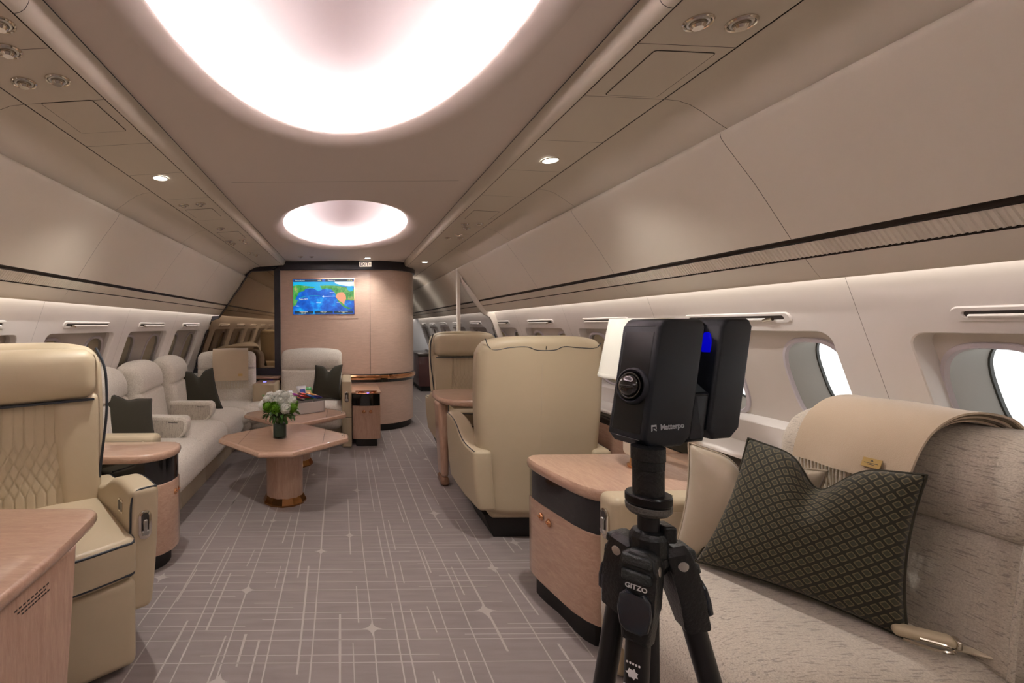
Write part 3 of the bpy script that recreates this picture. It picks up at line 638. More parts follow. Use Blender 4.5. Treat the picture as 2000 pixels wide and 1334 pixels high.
for k, (sd, y) in enumerate([(-1, -0.3), (1, -0.3), (-1, -1.8), (1, -1.8)]): downlight(sd, .93, y, 'added unseen downlight %s of the aisle, %s behind the camera' % ('left' if sd < 0 else 'right', 'just' if k < 2 else 'far'), watts=9)  # unseen lamps added to brighten the seat fronts that face the camera
# square hatches in the service rails, drawn by a fine recessed joint
def hatch(side, x0, x1, y0, y1, label):
    t = thing('service_hatch', label, 'hatch', (0, 0, 0)); t['group'] = 'square hatches in the service rails'
    cx, cy = (x0 + x1) / 2, (y0 + y1) / 2; pt = psu_point(side, cx, cy); t.location = pt; t.rotation_euler = (0, side * R(3), 0)
    w_, h_ = (x1 - x0), (y1 - y0)
    mk('joint', prism(rrect(0, 0, w_, h_, 0.010, 4), -0.0004, 0.0006, 'z'), M_GAP, t, smooth=False)
    mk('cover', prism(rrect(0, 0, w_ - 0.005, h_ - 0.005, 0.008, 4), -0.0010, 0.0004, 'z'), M_PAINT, t, smooth=False)
hatch(1, 0.850, 1.020, 1.295, 1.547, 'square hatch in the right service rail near the camera')
hatch(-1, 0.828, 1.000, 1.556, 1.802, 'square hatch in the left service rail near the camera')
hatch(1, 0.842, 1.013, 3.10, 3.35, 'small far hatch in the right service rail before the vents')
hatch(-1, 0.84, 1.012, 2.99, 3.215, 'small far hatch in the left service rail past the vents')
hatch(-1, 0.84, 1.012, 3.72, 3.98, 'farthest hatch in the left service rail, before the cluster of four')
# exit sign
t = thing('exit_sign', 'cream EXIT sign with purple letters on the black crown', 'exit sign', (0.243, 5.835, 2.045))
mk('sign_plate', box(B(), -0.074, 0.074, 0.0, 0.02, 0, 0.060, 0.004), mat('sign_cream', (0.8, 0.68, 0.55), 0.4, emit=(1, 0.85, 0.7), es=0.25), t)
mk('lettering', text_bm('EXIT', 0.052, True, M=frame_mat((-0.012, -0.001, 0.030), (1, 0, 0), (0, 0, 1))), mat('sign_purple', (0.12, 0.01, 0.08), 0.5), t, smooth=False)
mk('arrow', prism([(0.050, 0.016), (0.068, 0.030), (0.050, 0.044)], -0.0015, 0, 'y'), MATS["sign_purple"], t, smooth=False)

# television with the flight map
tv = thing('television', 'wall mounted screen showing a blue flight map with green land', 'television', (-0.277, 5.895, 1.683))
W_, H_ = 0.758, 0.436
mk('surround', prism([(-0.43, -0.275), (0.43, -0.275), (0.43, 0.275), (-0.43, 0.275)], 0.0, 0.004, 'y'), M_WOODP, tv, smooth=False)
bm = B(); loft(bm, [[(x, yy, z) for x, z in rrect(0, 0, W_ + a, H_ + a, 0.004, 2)] for a, yy in ((0.014, 0.001), (0.014, -0.007), (0.002, -0.007), (0.0, -0.003))]); mk('bezel', bm, M_COPPER, tv)
def em(n, c, s=0.42): return mat(n, (0.01, 0.01, 0.01), 0.25, emit=c, es=s)
sea = em('screen_sea', (0.0, 0.12, 0.6), 0.45); nt, b = nodes_of(sea)
vv = mapping(nt, (2, 2, 2.6)); a = tex(nt, vv, 3.2, 6, 0.65); nt.links.new(ramp(nt, a, [(0.35, (0.0, 0.05, 0.36)), (0.52, (0.0, 0.12, 0.60)), (0.66, (0.0, 0.38, 0.85))]), b.inputs['Emission Color'])
land = em('screen_land', (0.02, 0.3, 0.05)); nt, b = nodes_of(land)
a = tex(nt, mapping(nt, (1, 1, 1)), 16, 5, 0.7); nt.links.new(ramp(nt, a, [(0.35, (0.0, 0.20, 0.03)), (0.55, (0.08, 0.38, 0.08)), (0.7, (0.50, 0.34, 0.12))]), b.inputs['Emission Color'])
mk('sea', prism([(-W_ / 2, -H_ / 2), (W_ / 2, -H_ / 2), (W_ / 2, H_ / 2), (-W_ / 2, H_ / 2)], -0.0045, -0.001, 'y'), sea, tv, smooth=False)
# screen coordinates u 0..1 from the left, v 0..1 from the top
def sc2(u, v_): return ((u - 0.5) * W_, (0.5 - v_) * H_)
def patch(name, pts, m, d): mk(name, prism([sc2(*p) for p in pts], -0.0046 - d * 0.0004, -0.0046, 'y'), m, tv, smooth=False)
patch('shallow_sea', [(0, .08), (1, .08), (1, .22), (.75, .2), (.68, .28), (.55, .3), (.5, .27), (.42, .35), (.33, .26), (.22, .27), (.1, .34), (0, .5)], em('screen_cyan', (0.0, 0.42, 0.72)), 1)
patch('land_mass', [(0, .19), (.07, .16), (.2, .19), (.3, .21), (.37, .22), (.33, .26), (.26, .25), (.2, .28), (.18, .34), (.1, .37), (.06, .5), (.03, .6), (.08, .58), (.05, .72), (0, .78)], land, 2)
patch('land_mass', [(.44, .19), (.55, .18), (.7, .19), (.82, .22), (1, .3), (1, .62), (.95, .62), (.9, .6), (.86, .62), (.83, .72), (.86, .78), (.93, .82), (.97, .84), (.9, .86), (.83, .8), (.78, .72), (.73, .62), (.70, .5), (.69, .4), (.63, .3), (.55, .26), (.48, .3), (.46, .25)], land, 2)
patch('bay', [(.88, .22), (.97, .2), (.99, .34), (.93, .36), (.89, .3)], em('screen_cyan', (0, 0, 0)), 3)
patch('ice', [(.68, .08), (1, .08), (1, .2), (.93, .21), (.86, .2), (.76, .16), (.7, .13)], em('screen_white', (0.75, 0.9, 0.85)), 3)
patch('desert', [(.72, .42), (.77, .38), (.82, .38), (.86, .46), (.87, .56), (.84, .66), (.84, .73), (.79, .66), (.74, .60), (.70, .52)], em('screen_desert', (0.85, 0.33, 0.18)), 3)
dk = em('screen_bar', (0.01, 0.035, 0.06)); wh = em('screen_text', (0.9, 0.95, 1), 0.5); yl = em('screen_yellow', (0.9, 0.85, 0.4), 0.5)
for u0, u1, v0, v1 in [(.01, .48, .01, .075), (.53, .99, .01, .075), (.02, .33, .905, .985), (.35, .65, .905, .985), (.67, .98, .905, .985)]: patch('info_bar', [(u0, v0), (u1, v0), (u1, v1), (u0, v1)], dk, 4)
bm = B(); tube([(sc2(.72, .49)[0], -0.007, sc2(.72, .49)[1]), (sc2(.49, .495)[0], -0.007, sc2(.49, .495)[1])], 0.0022, 6, bm=bm); prism([sc2(.475, .495), sc2(.505, .465), sc2(.497, .495), sc2(.505, .525)], -0.0085, -0.006, 'y', bm=bm); mk('flown_track', bm, wh, tv, smooth=False)
bm = B(); tube([(sc2(u, v_)[0], -0.007, sc2(u, v_)[1]) for u, v_ in [(.48, .49), (.40, .475), (.30, .475), (.2, .49), (.1, .54)]], 0.0018, 6, bm=bm); mk('track_ahead', bm, em('screen_green', (0.0, 0.6, 0.35)), tv, smooth=False)
def tvt(s, u, v_, size, m): x, z = sc2(u, v_); mk('screen_text', text_bm(s, size, M=frame_mat((x, -0.0068, z), (1, 0, 0), (0, 0, 1))), m, tv, smooth=False)
for s, u, v_, z, m in [('Time to Arrival', .11, .04, .019, wh), ('10:30', .43, .04, .019, yl), ('Distance to', .63, .04, .019, wh), ('5,100 mi', .93, .04, .019, yl), ('Tokyo (NRT)', .17, .57, .020, yl), ('Honolulu', .42, .67, .016, wh), ('Vancouver', .64, .38, .014, wh), ('Mexico', .74, .67, .014, wh), ('Guam', .07, .76, .016, wh), ('Ground Speed', .17, .925, .017, wh), ('500 mph', .17, .965, .017, yl), ('Head Wind', .5, .925, .017, wh), ('11 mph', .5, .965, .017, yl), ('Air Temperature', .82, .925, .017, wh), ('-58 F', .82, .965, .017, yl)]: tvt(s, u, v_, z, m)
# ================================================================== CLUB SEATS (local: facing -y, origin on the floor under the seat)
def quilt_mesh(w_, h_, nx=120, nz=84):
    bm = B(); G = []
    pitch = w_ / 9
    def off(t):        # t 0 bottom .. 1 top: straight, lozenges in the middle, straight
        if 0.22 < t < 0.62: return abs(((t - 0.22) / 0.40 * 3) % 1 * 2 - 1) * -pitch / 2 + pitch / 2
        return 0.0
    def gr(d): return math.exp(-(d / 0.0022) ** 2)
    for j in range(nz + 1):
        t = j / nz; row = []
        for i in range(nx + 1):
            x = (i / nx - 0.5) * w_; p = off(t); h = 0
            for sgn in (1, -1):
                q = (x + sgn * p) / pitch; d = (q - round(q)) * pitch; h = max(h, gr(d))
            bulge = 0.010 * (1 - (2 * x / w_) ** 2)
            row.append(bm.verts.new((x, -bulge + 0.006 * h - 0.001, (t - 0.5) * h_)))
        G.append(row)
    for j in range(nz):
        for i in range(nx): bm.faces.new((G[j][i], G[j][i + 1], G[j + 1][i + 1], G[j + 1][i]))
    me = finish(bm, True, 180); return me
QUILT = quilt_mesh(0.36, 0.56)
def latch(parent, loc, rot, s=1.0, two=False):
    n = 'seat_controls' if two else 'latch'
    bm = B(); prism(rrect(0, 0, 0.050, 0.115, 0.024, 6), -0.006, 0.003, 'y', 0.002, 2, bm); a = mk(n, bm, M_CHROME, parent, loc, rot); a.scale = (s, s, s)
    bm = B(); prism(rrect(0, 0.008, 0.030, 0.080, 0.014, 5), -0.0068, -0.004, 'y', bm=bm); mk('recess', bm, M_GAP, a, smooth=False)
    bm = B(); soft_box(0.016, 0.012, 0.05, 0.005, (1, 1, 1), ctr=(0, -0.010, -0.002), bm=bm); soft_box(0.030, 0.014, 0.020, 0.006, (1, 1, 1), ctr=(0, -0.009, -0.030), bm=bm); mk('lever', bm, M_STEEL, a)
    return a
def club_seat(name, label, loc, rz, group='cream leather club seats', bw=0.70, welt=True, legrest=True, aw=0.385):
    t = thing(name, label, 'armchair', loc, rz, group)
    mk('pedestal', prism([(-0.27, 0), (0.27, 0), (0.33, 0.14), (-0.33, 0.14)], -0.22, 0.22, 'y', 0.006), M_TOE, t)
    mk('seat_body', soft_box(0.62, 0.56, 0.25, 0.03, (4, 4, 3), ctr=(0, 0.0, 0.26)), M_LEATHER, t)
    # cushion, bowed front
    def cf(p):
        if p.y < 0: p.y -= 0.035 * (1 - (p.x / 0.29) ** 2) * min(1, -p.y / 0.28)
        return p
    cu = mk('seat_cushion', soft_box(0.60, 0.66, 0.15, 0.028, (8, 8, 3), puff=(0, 0, 0.018), f=cf, ctr=(0, -0.13, 0.435)), M_LEATHER, t)
    for z in (0.508, 0.368):
        pts = [(x, -0.40 + 0.004 - 0.035 * (1 - (x / 0.29) ** 2) - 0.06, z - 0.012 if z > .45 else z + 0.010) for x in [(-0.285 + 0.57 * k / 14) for k in range(15)]]
        pts = [(-0.301, -0.36, pts[0][2])] + pts + [(0.301, -0.36, pts[0][2])]
        mk('cushion_piping', tube(spline(pts, 3), 0.0045, 8), M_PIPE, cu)
    if legrest:
        mk('leg_rest', soft_box(0.59, 0.10, 0.33, 0.03, (6, 2, 5), puff=(0, 0.008, 0), ctr=(0, -0.415, 0.19)), M_LEATHER, t)
    # back: a tall shell with rounded shoulders, narrowing to the seat
    hb = bw / 2
    def bf(p):
        tz = (p.z + 0.55) / 1.10      # 0 bottom .. 1 top
        k = 0.86 + 0.14 * math.sin(min(1, max(0, (tz - 0.15) / 0.55)) * math.pi / 2); k -= 0.04 * max(0, (tz - 0.75) / 0.25) ** 2
        p.x *= k
        p.y += 0.075 * (tz - 0.2) if tz > 0.2 else 0
        p.y += 0.06 * (p.x / hb) ** 2 * (-1)          # wings come forward
        if tz > 0.93: p.z -= 0.018 * (p.x / hb) ** 4 * 3
        return p
    bk = mk('backrest', soft_box(bw, 0.15, 1.10, 0.055, (12, 3, 22), f=bf, ctr=(0, 0.245, 0.70)), M_LEATHER, t)
    def backpt(x, z, dy=0.0):     # rear surface point
        tz = (z - 0.15) / 1.10; return (x, 0.245 + 0.075 + (0.075 * (tz - 0.2) if tz > 0.2 else 0) - 0.06 * (x / hb) ** 2 + dy, z)
    # wavy piped seam across the top of the back, plus centre seam and lower seams
    wav = [(-hb * .90, 1.205), (-hb * .8, 1.175), (-0.2, 1.178), (-0.11, 1.186), (-0.05, 1.166), (.05, 1.166), (.11, 1.186), (.2, 1.183), (hb * .76, 1.168), (hb * .85, 1.195), (hb * .885, 1.235)]
    wav_ = [(-hb + 0.015, 1.235), (-hb * 0.86, 1.19), (-hb * 0.70, 1.165), (-0.10, 1.185), (-0.04, 1.17), (0.06, 1.165), (0.11, 1.185), (0.2, 1.18), (hb * 0.80, 1.170), (hb * 0.93, 1.155)]
    mk('back_piping', tube([backpt(p.x, p.y, -0.001) for p in spline([(a, c, 0) for a, c in wav], 5)], 0.0028, 6), M_PIPE, bk)
    mk('back_seam', tube([backpt(0.02, 0.34 + k * 0.083, 0.0002) for k in range(10)], 0.0012, 5), M_LEATHERD, bk)
    mk('tether_stub', tube([backpt(0.0, 1.170, 0.0), backpt(0.0, 1.19, 0.006)], 0.0025, 6), M_GAP, bk)
    # front side: headrest roll, quilted centre, bolsters, dark welt along the wing
    def hr(p): p.y -= 0.0; return p
    mk('headrest', soft_box(bw * 0.88, 0.14, 0.235, 0.062, (10, 3, 4), puff=(0, 0.012, 0.006), ctr=(0, 0.180, 1.10)), M_LEATHER, t)
    mk('headrest_seam', box(B(), -bw * 0.42, bw * 0.42, 0.124, 0.22, 0.974, 0.984), M_PIPE, t, smooth=False)  # dark piping strip along the seam below the headrest
    q = mk('quilted_panel', QUILT, M_LEATHER, t, loc=(0, 0.150, 0.73), rot=(R(-4), 0, 0))
    for s in (-1, 1):
        def bo(p, s=s):
            tz = (p.z + 0.27) / 0.54; p.x += -s * 0.0 + s * (0.035 * math.sin(tz * math.pi * 0.5) * (-1) if p.x * s < 0 else 0)
            p.y += 0.05 * (tz - 0.5) * 0.6; return p
        mk('bolster', soft_box(bw * 0.5 - 0.165, 0.09, 0.56, 0.03, (4, 2, 8), puff=(0, 0.010, 0), f=bo, ctr=(s * (0.165 + (bw * 0.5 - 0.165) / 2 - 0.02), 0.178, 0.725)), M_LEATHER, t)
        wl = [(s * hb * 0.90, 0.135, 0.60), (s * hb * 0.95, 0.13, 0.75), (s * hb * 1.0, 0.13, 0.9), (s * hb * 1.012, 0.14, 1.02), (s * hb * 0.99, 0.15, 1.13), (s * hb * 0.90, 0.185, 1.22)]
        if welt: mk('wing_piping', tube(spline(wl, 5), 0.0065, 8), M_PIPE, t)
    # arms
    for s in (-1, 1):
        def af(p, s=s):
            yl = p.y                       # -0.35 front .. 0.35 rear
            top = 0.675 - 0.115 * (1 / (1 + math.exp(-(yl - 0.02) / 0.055)))
            bot = 0.19 + 0.02 * max(0, yl)
            u = (p.z + 0.25) / 0.5; p.z = bot + (top - bot) * u
            p.x += s * (0.028 * math.cos((yl + 0.1) / 0.45 * 1.2)) - s * 0.030 * (1 - u) ** 2
            if s * (p.x) > 0 and u > 0.9: p.z -= 0.0
            return p
        a = mk('armrest', soft_box(0.115, 0.72, 0.5, 0.028, (3, 14, 8), f=af, ctr=(s * (aw - 0.06), -0.04, 0)), M_LEATHER, t)
        def ap(xl, yl, u): p = af(Vector((xl, yl, -0.25 + 0.5 * u))); return (p.x + s * (aw - 0.06), p.y - 0.04, p.z)
        mk('arm_piping', tube([ap(s * 0.048, -0.345 + 0.69 * k / 24, 0.985) for k in range(25)], 0.0035, 6), M_PIPE, a)
        fp = [ap(-s * 0.052, -0.352, u) for u in (0.3, 0.5, 0.7, 0.85)] + [ap(-s * 0.042, -0.350, 0.955), ap(-s * 0.02, -0.347, 0.985), ap(s * 0.045, -0.345, 0.99)]
        mk('arm_piping', tube(spline(fp, 4), 0.0045, 6), M_PIPE, a)
        p = ap(0, -0.360, 0.70); latch(a, (p[0], p[1] - 0.001, p[2]), (0, 0, 0))
        if s > 0:
            for k in (0, 1):
                p = ap(-0.0575, -0.235 + 0.036 * k, 0.80); z_ = mk('arm_button', prism(rrect(0, 0, 0.026, 0.058, 0.012, 5), -0.003, 0.002, 'y', 0.001, 1), M_CHROME, a, (p[0] - 0.001, p[1], p[2]), (0, 0, R(-90)))
                mk('button_face', prism(rrect(0, 0, 0.014, 0.042, 0.006, 4), -0.004, -0.002, 'y'), M_GAP, z_, smooth=False)
    return t
seat_l = club_seat('club_seat', 'cream leather club seat turned to the aisle, front left, beside the near table', (-1.335, 1.985, 0), R(40), bw=0.66)
seat_r = club_seat('club_seat', 'cream leather club seat seen from behind, right of the aisle', (1.175, 3.16, 0), R(180), bw=0.775, aw=0.41, welt=False)
seat_f = club_seat('club_seat', 'cream leather club seat facing us across the far dining table', (1.25, 4.86, 0), 0, bw=0.72)

# ================================================================== SIDE TABLES AND CABINETS
def bowed(x0, x1, y0, y1, bow, r=0.06, side=1, k=6):
    """plan outline: straight against the wall side (x1), bowed rounded face on the aisle side (x0)"""
    pts = []; n = 14
    for i in range(n + 1):
        t = i / n; y = y0 + (y1 - y0) * t; q = 1 - (2 * t - 1) ** 2; e = 1 - abs(2 * t - 1) ** 8
        pts.append((x0 + (-bow * q if side > 0 else bow * q), y))
    return pts
# right near cabinet beside the sofa
def plan_round(x0, x1, y0, y1, rn, rf, bow, n=7):
    """x0 aisle face, x1 wall face; rn, rf radii of the near and far aisle corners"""
    s = 1 if x1 > x0 else -1; P = []
    for k in range(n + 1):
        t = R(90 * k / n); P.append((x0 + s * (rn - rn * math.sin(t)), y0 + rn - rn * math.cos(t)))
    for k in range(1, 8):
        q = k / 8; P.append((x0 - s * bow * math.sin(q * math.pi), y0 + rn + (y1 - rf - y0 - rn) * q))
    for k in range(n + 1):
        t = R(90 * k / n); P.append((x0 + s * (rf - rf * math.cos(t)), y1 - rf + rf * math.sin(t)))
    P.append((x1, y1)); P.append((x1, y0)); return P
def shrink(P, d):
    cx = sum(p[0] for p in P) / len(P); cy = sum(p[1] for p in P) / len(P); out = []
    for x, y in P:
        v_ = Vector((x - cx, y - cy)); L = v_.length; out.append((cx + v_.x * (1 - d / L), cy + v_.y * (1 - d / L)))
    return out
def rounded_top(P, z0, z1, e=0.018, bm=None):
    bm = bm or B(); prof = [(e * 0.9, z0), (e * 0.25, z0 + (z1 - z0) * 0.12), (0, z0 + (z1 - z0) * 0.45), (e * 0.15, z0 + (z1 - z0) * 0.78), (e * 0.5, z1 - 0.001), (e * 1.1, z1)]
    L = loft(bm, [[(x, y, z) for x, y in shrink(P, d)] for d, z in prof], True)
    bm.faces.new(list(reversed(L[0]))); return bm
def knob(parent, loc, rot, m=M_COPPER):
    bm = B(); lathe([(0.018, 0), (0.018, 0.006), (0.015, 0.010), (0.006, 0.012), (0, 0.012)], 18, bm)
    o = mk('latch_knob', bm, m, parent, loc, rot); mk('knob_grip', soft_box(0.008, 0.026, 0.008, 0.003, (1, 1, 1), ctr=(0, 0, 0.014)), m, o); return o
def cabinet(name, label, P, zt, z_dark0, z_dark1, z_bot, knobs, toe_in=0.05, group=None, wood=M_WOODY, topm=M_WOODY):
    cx = sum(p[0] for p in P) / len(P); cy = sum(p[1] for p in P) / len(P)
    Q = [(x - cx, y - cy) for x, y in P]
    t = thing(name, label, 'cabinet', (cx, cy, 0), 0, group)
    mk('toe_kick', prism(shrink(Q, toe_in), 0, z_bot, 'z'), M_TOE, t, angle=30)
    mk('body', prism(shrink(Q, 0.012), z_bot, z_dark0, 'z', 0.006), wood, t, angle=40)
    mk('black_band', prism(shrink(Q, 0.016), z_dark0, z_dark1, 'z'), M_BLACK, t, angle=40)
    mk('wood_top', rounded_top(Q, z_dark1, zt), topm, t, angle=50)
    for (x, y, z, rot) in knobs: knob(t, (x - cx, y - cy, z), rot)
    return t
PR = [(1.62, 2.425), (0.985, 2.425), (0.935, 2.415), (0.90, 2.375), (0.895, 2.33), (0.898, 2.26), (0.908, 2.18), (0.925, 2.08), (0.945, 1.99), (0.968, 1.93), (1.0, 1.89), (1.05, 1.875), (1.62, 1.875)]
c_ = cabinet('side_cabinet', 'rose veneer side cabinet with black band between seat back and sofa', PR, 0.655, 0.47, 0.605, 0.10, [(0.912, 2.225, 0.415, (0, R(-90), R(-6))), (0.922, 2.165, 0.41, (0, R(-90), R(-6)))], toe_in=0.05)
# veneer side counter that runs from the cabinet to the wall
sc = struct('trim_2', 'veneer counter between the side cabinet and the wall')
mk('counter_top', rounded_top([(1.62, 2.425), (1.60, 1.875), (1.735, 1.875), (1.735, 2.425)], 0.605, 0.654, 0.004), M_WOODY, sc, angle=50)
# left cabinet behind the front left seat
PL = [(-1.72, 2.78), (-1.06, 2.80), (-1.00, 2.79), (-0.962, 2.75), (-0.95, 2.69), (-0.955, 2.62), (-0.99, 2.55), (-1.05, 2.50), (-1.12, 2.475), (-1.72, 2.47)]
c2 = cabinet('side_cabinet', 'rose veneer side cabinet with black band behind the front left seat', PL, 0.645, 0.47, 0.60, 0.09, [(-0.972, 2.70, 0.40, (0, R(90), R(6))), (-0.968, 2.655, 0.40, (0, R(90), 0))], toe_in=0.06, topm=M_WOODX)
# far cabinet by the partition
PF = []
for k in range(13): q = k / 12; PF.append((0.052 + 0.325 * q, 5.165 - 0.035 * math.sin(q * math.pi)))
PF += [(0.377, 5.84), (0.052, 5.84)]
kx = lambda x: (x, 5.135, 0.385, (R(90), 0, 0))
c3 = cabinet('side_cabinet', 'small rose veneer cabinet with black band and twin knobs by the partition', PF, 0.60, 0.445, 0.575, 0.085, [kx(0.185), kx(0.26)], toe_in=0.055, wood=M_WOODZ, topm=M_WOODX)
mk('cup_holder_plate', prism(rrect(0.0, -0.15, 0.24, 0.20, 0.02, 4), 0.600, 0.606, 'z', 0.002, 1), M_COPPER, c3)
mk('cup_ring', lathe([(0.036, 0.606), (0.036, 0.615), (0.030, 0.615), (0.030, 0.604)], 20, ctr=(0.07, -0.17, 0)), M_COPPER, c3); mk('cup_ring', lathe([(0.036, 0.606), (0.036, 0.615), (0.030, 0.615), (0.030, 0.604)], 20, ctr=(-0.06, -0.17, 0)), M_COPPER, c3)
mk('indicator', box(B(), 0.0, 0.02, -0.245, -0.235, 0.606, 0.610), M_BLUED, c3, smooth=False)

# near left table: rounded corner top and waterfall side
tl = thing('dining_table', 'glossy rose veneer table corner at the bottom left of the photo', 'table', (-1.3, 1.1, 0))
TP = [(x + 1.3, y - 1.1) for x, y in [(-0.868, 1.622), (-0.845, 1.600), (-0.832, 1.55), (-0.822, 1.47), (-0.812, 1.38), (-0.802, 1.25), (-0.798, 1.1), (-0.80, 0.9), (-0.81, 0.72), (-0.83, 0.60), (-0.87, 0.56), (-1.72, 0.56), (-1.72, 1.635), (-0.90, 1.632)]]
mk('table_top', rounded_top(TP, 0.665, 0.70, 0.014), M_WOODX, tl, angle=50)
mk('side_panel', prism([(0.84 - 1.1, 0.0), (1.36 - 1.1, 0.0), (1.375 - 1.1, 0.3), (1.41 - 1.1, 0.55), (1.435 - 1.1, 0.668), (0.74 - 1.1, 0.668), (0.80 - 1.1, 0.3)], 0.438, 0.482, 'x', 0.012), M_WOODZ, tl)
bm = B()
for k, (a, c) in enumerate([(1.16, 1.30), (1.17, 1.285), (1.185, 1.30)]):
    for j in range(9):
        y = a + (c - a) * j / 9; box(bm, 0.4822, 0.4828, y - 1.1, y + 0.009 - 1.1, 0.622 - k * 0.010, 0.626 - k * 0.010)
mk('small_print', bm, M_GAP, tl, smooth=False)

# dining table between the two right hand seats
tr = thing('dining_table', 'rose veneer dining table between the facing club seats on the right', 'table', (1.3, 3.95, 0))
TQ = [(x - 1.3, y - 3.95) for x, y in [(1.70, 4.32), (0.90, 4.32), (0.82, 4.305), (0.765, 4.25), (0.745, 4.15), (0.74, 4.0), (0.745, 3.85), (0.77, 3.75), (0.82, 3.68), (0.90, 3.65), (1.70, 3.65)]]
mk('table_top', rounded_top(TQ, 0.685, 0.735, 0.02), M_WOODX, tr, angle=50)
def lf(p):
    u = (p.z + 0.31) / 0.62; p.x *= 0.72 + 0.28 * u; p.y *= 0.8 + 0.2 * u; p.x += 0.016 * (1 - u); return p
mk('table_leg', soft_box(0.085, 0.22, 0.62, 0.035, (2, 4, 6), f=lf, ctr=(-0.515, 0.0, 0.38)), M_WOODZ, tr)
mk('leg_foot', soft_box(0.072, 0.19, 0.075, 0.03, (2, 3, 1), ctr=(-0.499, 0.0, 0.0375)), mat('bronze_foot', (0.50, 0.30, 0.20), 0.25, metal=0.6), tr)
mk('apron', box(B(), -0.45, 0.38, -0.20, 0.20, 0.655, 0.69), M_LEATHERD, tr, smooth=False)
mk('glass_screen', box(B(), -0.16, -0.158, 0.05, 0.30, 0.735, 0.95), M_SMOKE, tr, smooth=False)
mk('indicator', box(B(), -0.165, -0.155, 0.02, 0.035, 0.735, 0.745), M_BLUED, tr, smooth=False)

# octagonal pedestal tables
def oct_table(label, loc):
    t = thing('coffee_table', label, 'table', loc, 0, 'octagonal pedestal coffee tables')
    tip = 0.485
    P = [(-tip, -0.055), (-0.11, -0.47), (0.115, -0.47), (0.44, -0.16), (tip, -0.055), (tip, 0.05), (0.44, 0.17), (0.115, 0.45), (-0.11, 0.45), (-tip, 0.07)]
    P = [(-tip, -0.06), (-0.115, -0.46), (0.115, -0.46), (tip, -0.06), (tip, 0.06), (0.115, 0.46), (-0.115, 0.46), (-tip, 0.06)]
    bm = B(); e = 0.022; z0, z1 = 0.445, 0.482
    L = loft(bm, [[(x, y, z) for x, y in shrink(P, d)] for d, z in [(0.03, z0 - 0.004), (0.008, z0), (0, z0 + 0.010), (0, z0 + 0.022), (0.006, z1 - 0.004), (0.016, z1), (0.030, z1)]], False)
    bm.faces.new(list(reversed(L[0]))); mk('table_edge', bm, M_WOODX, t, angle=25)
    mk('edge_joint', prism(shrink(P, 0.030), z1 - 0.006, z1 - 0.002, 'z'), M_GAP, t, smooth=False)
    I = shrink(P, 0.0325)
    # three leaves: left wing, centre, right wing
    def clip(poly, x, keep_gt):
        out = []
        for i in range(len(poly)):
            a, c = poly[i], poly[(i + 1) % len(poly)]; ia, ic = (a[0] > x) == keep_gt, (c[0] > x) == keep_gt
            if ia: out.append(a)
            if ia != ic: q = (x - a[0]) / (c[0] - a[0]); out.append((x, a[1] + (c[1] - a[1]) * q))
        return out
    mk('leaf', prism(clip(I, -0.302, False), z1 - 0.01, z1, 'z'), M_WOODX, t, smooth=False)
    mk('leaf', prism(clip(clip(I, -0.299, True), 0.299, False), z1 - 0.01, z1, 'z'), M_WOODX, t, smooth=False)
    mk('leaf', prism(clip(I, 0.302, True), z1 - 0.01, z1, 'z'), M_WOODX, t, smooth=False)
    mk('under_frame', prism([(-0.36, -0.07), (-0.12, -0.30), (0.12, -0.30), (0.36, -0.07), (0.36, 0.07), (0.12, 0.30), (-0.12, 0.30), (-0.36, 0.07)], 0.415, 0.442, 'z', 0.004), M_WOODX, t, smooth=False)
    mk('column', lathe([(0.150, 0.43), (0.140, 0.40), (0.137, 0.3), (0.137, 0.03)], 40), M_WOODZ, t)
    bm = B(); n = 12; lathe([(0.137, 0.055), (0.140, 0.055), (0.163, 0.012), (0.163, 0.0)], n, bm); mk('bronze_foot', bm, M_BRONZE, t, smooth=False)
    mk('clip', box(B(), 0.435, 0.442, -0.01, 0.03, z1, z1 + 0.012), M_STEEL, t, smooth=False)
    return t
oct_table('octagonal pedestal coffee table holding the flowers, nearer one', (-0.475, 3.60, 0))
oct_table('octagonal pedestal coffee table holding the snack box, farther one', (-0.49, 4.555, 0))
# ================================================================== SOFAS
def back_cushion(parent, w_, h_, th, m, loc, rot, crease=0.0, lean=0.10, name='back_cushion'):
    """faces -y; w_ along x, origin at the bottom rear"""
    def f(p):
        u = p.z / h_ + 0.5
        if p.y < 0:
            d = (p.z - crease); p.y += 0.022 * math.exp(-(d / 0.012) ** 2)
            p.y += -0.016 * math.exp(-((d - 0.13) / 0.10) ** 2)
        p.y += lean * u
        if u > 0.6: p.z -= 0.035 * ((abs(p.x) / (w_ / 2)) ** 3) * (u - 0.6) / 0.4
        p.y += 0.035 * max(0, (u - 0.75) / 0.25) ** 2 * (1 if p.y < lean * u else 0)
        return p
    return mk(name, soft_box(w_, th, h_, 0.055, (10, 3, 44), puff=(0, 0.006, 0), f=f, ctr=(0, 0, h_ / 2)), m, parent, loc, rot, angle=60)
def lean_seam(parent, w_, pts, m):
    return mk('seam', tube(pts, 0.003, 6), m, parent)

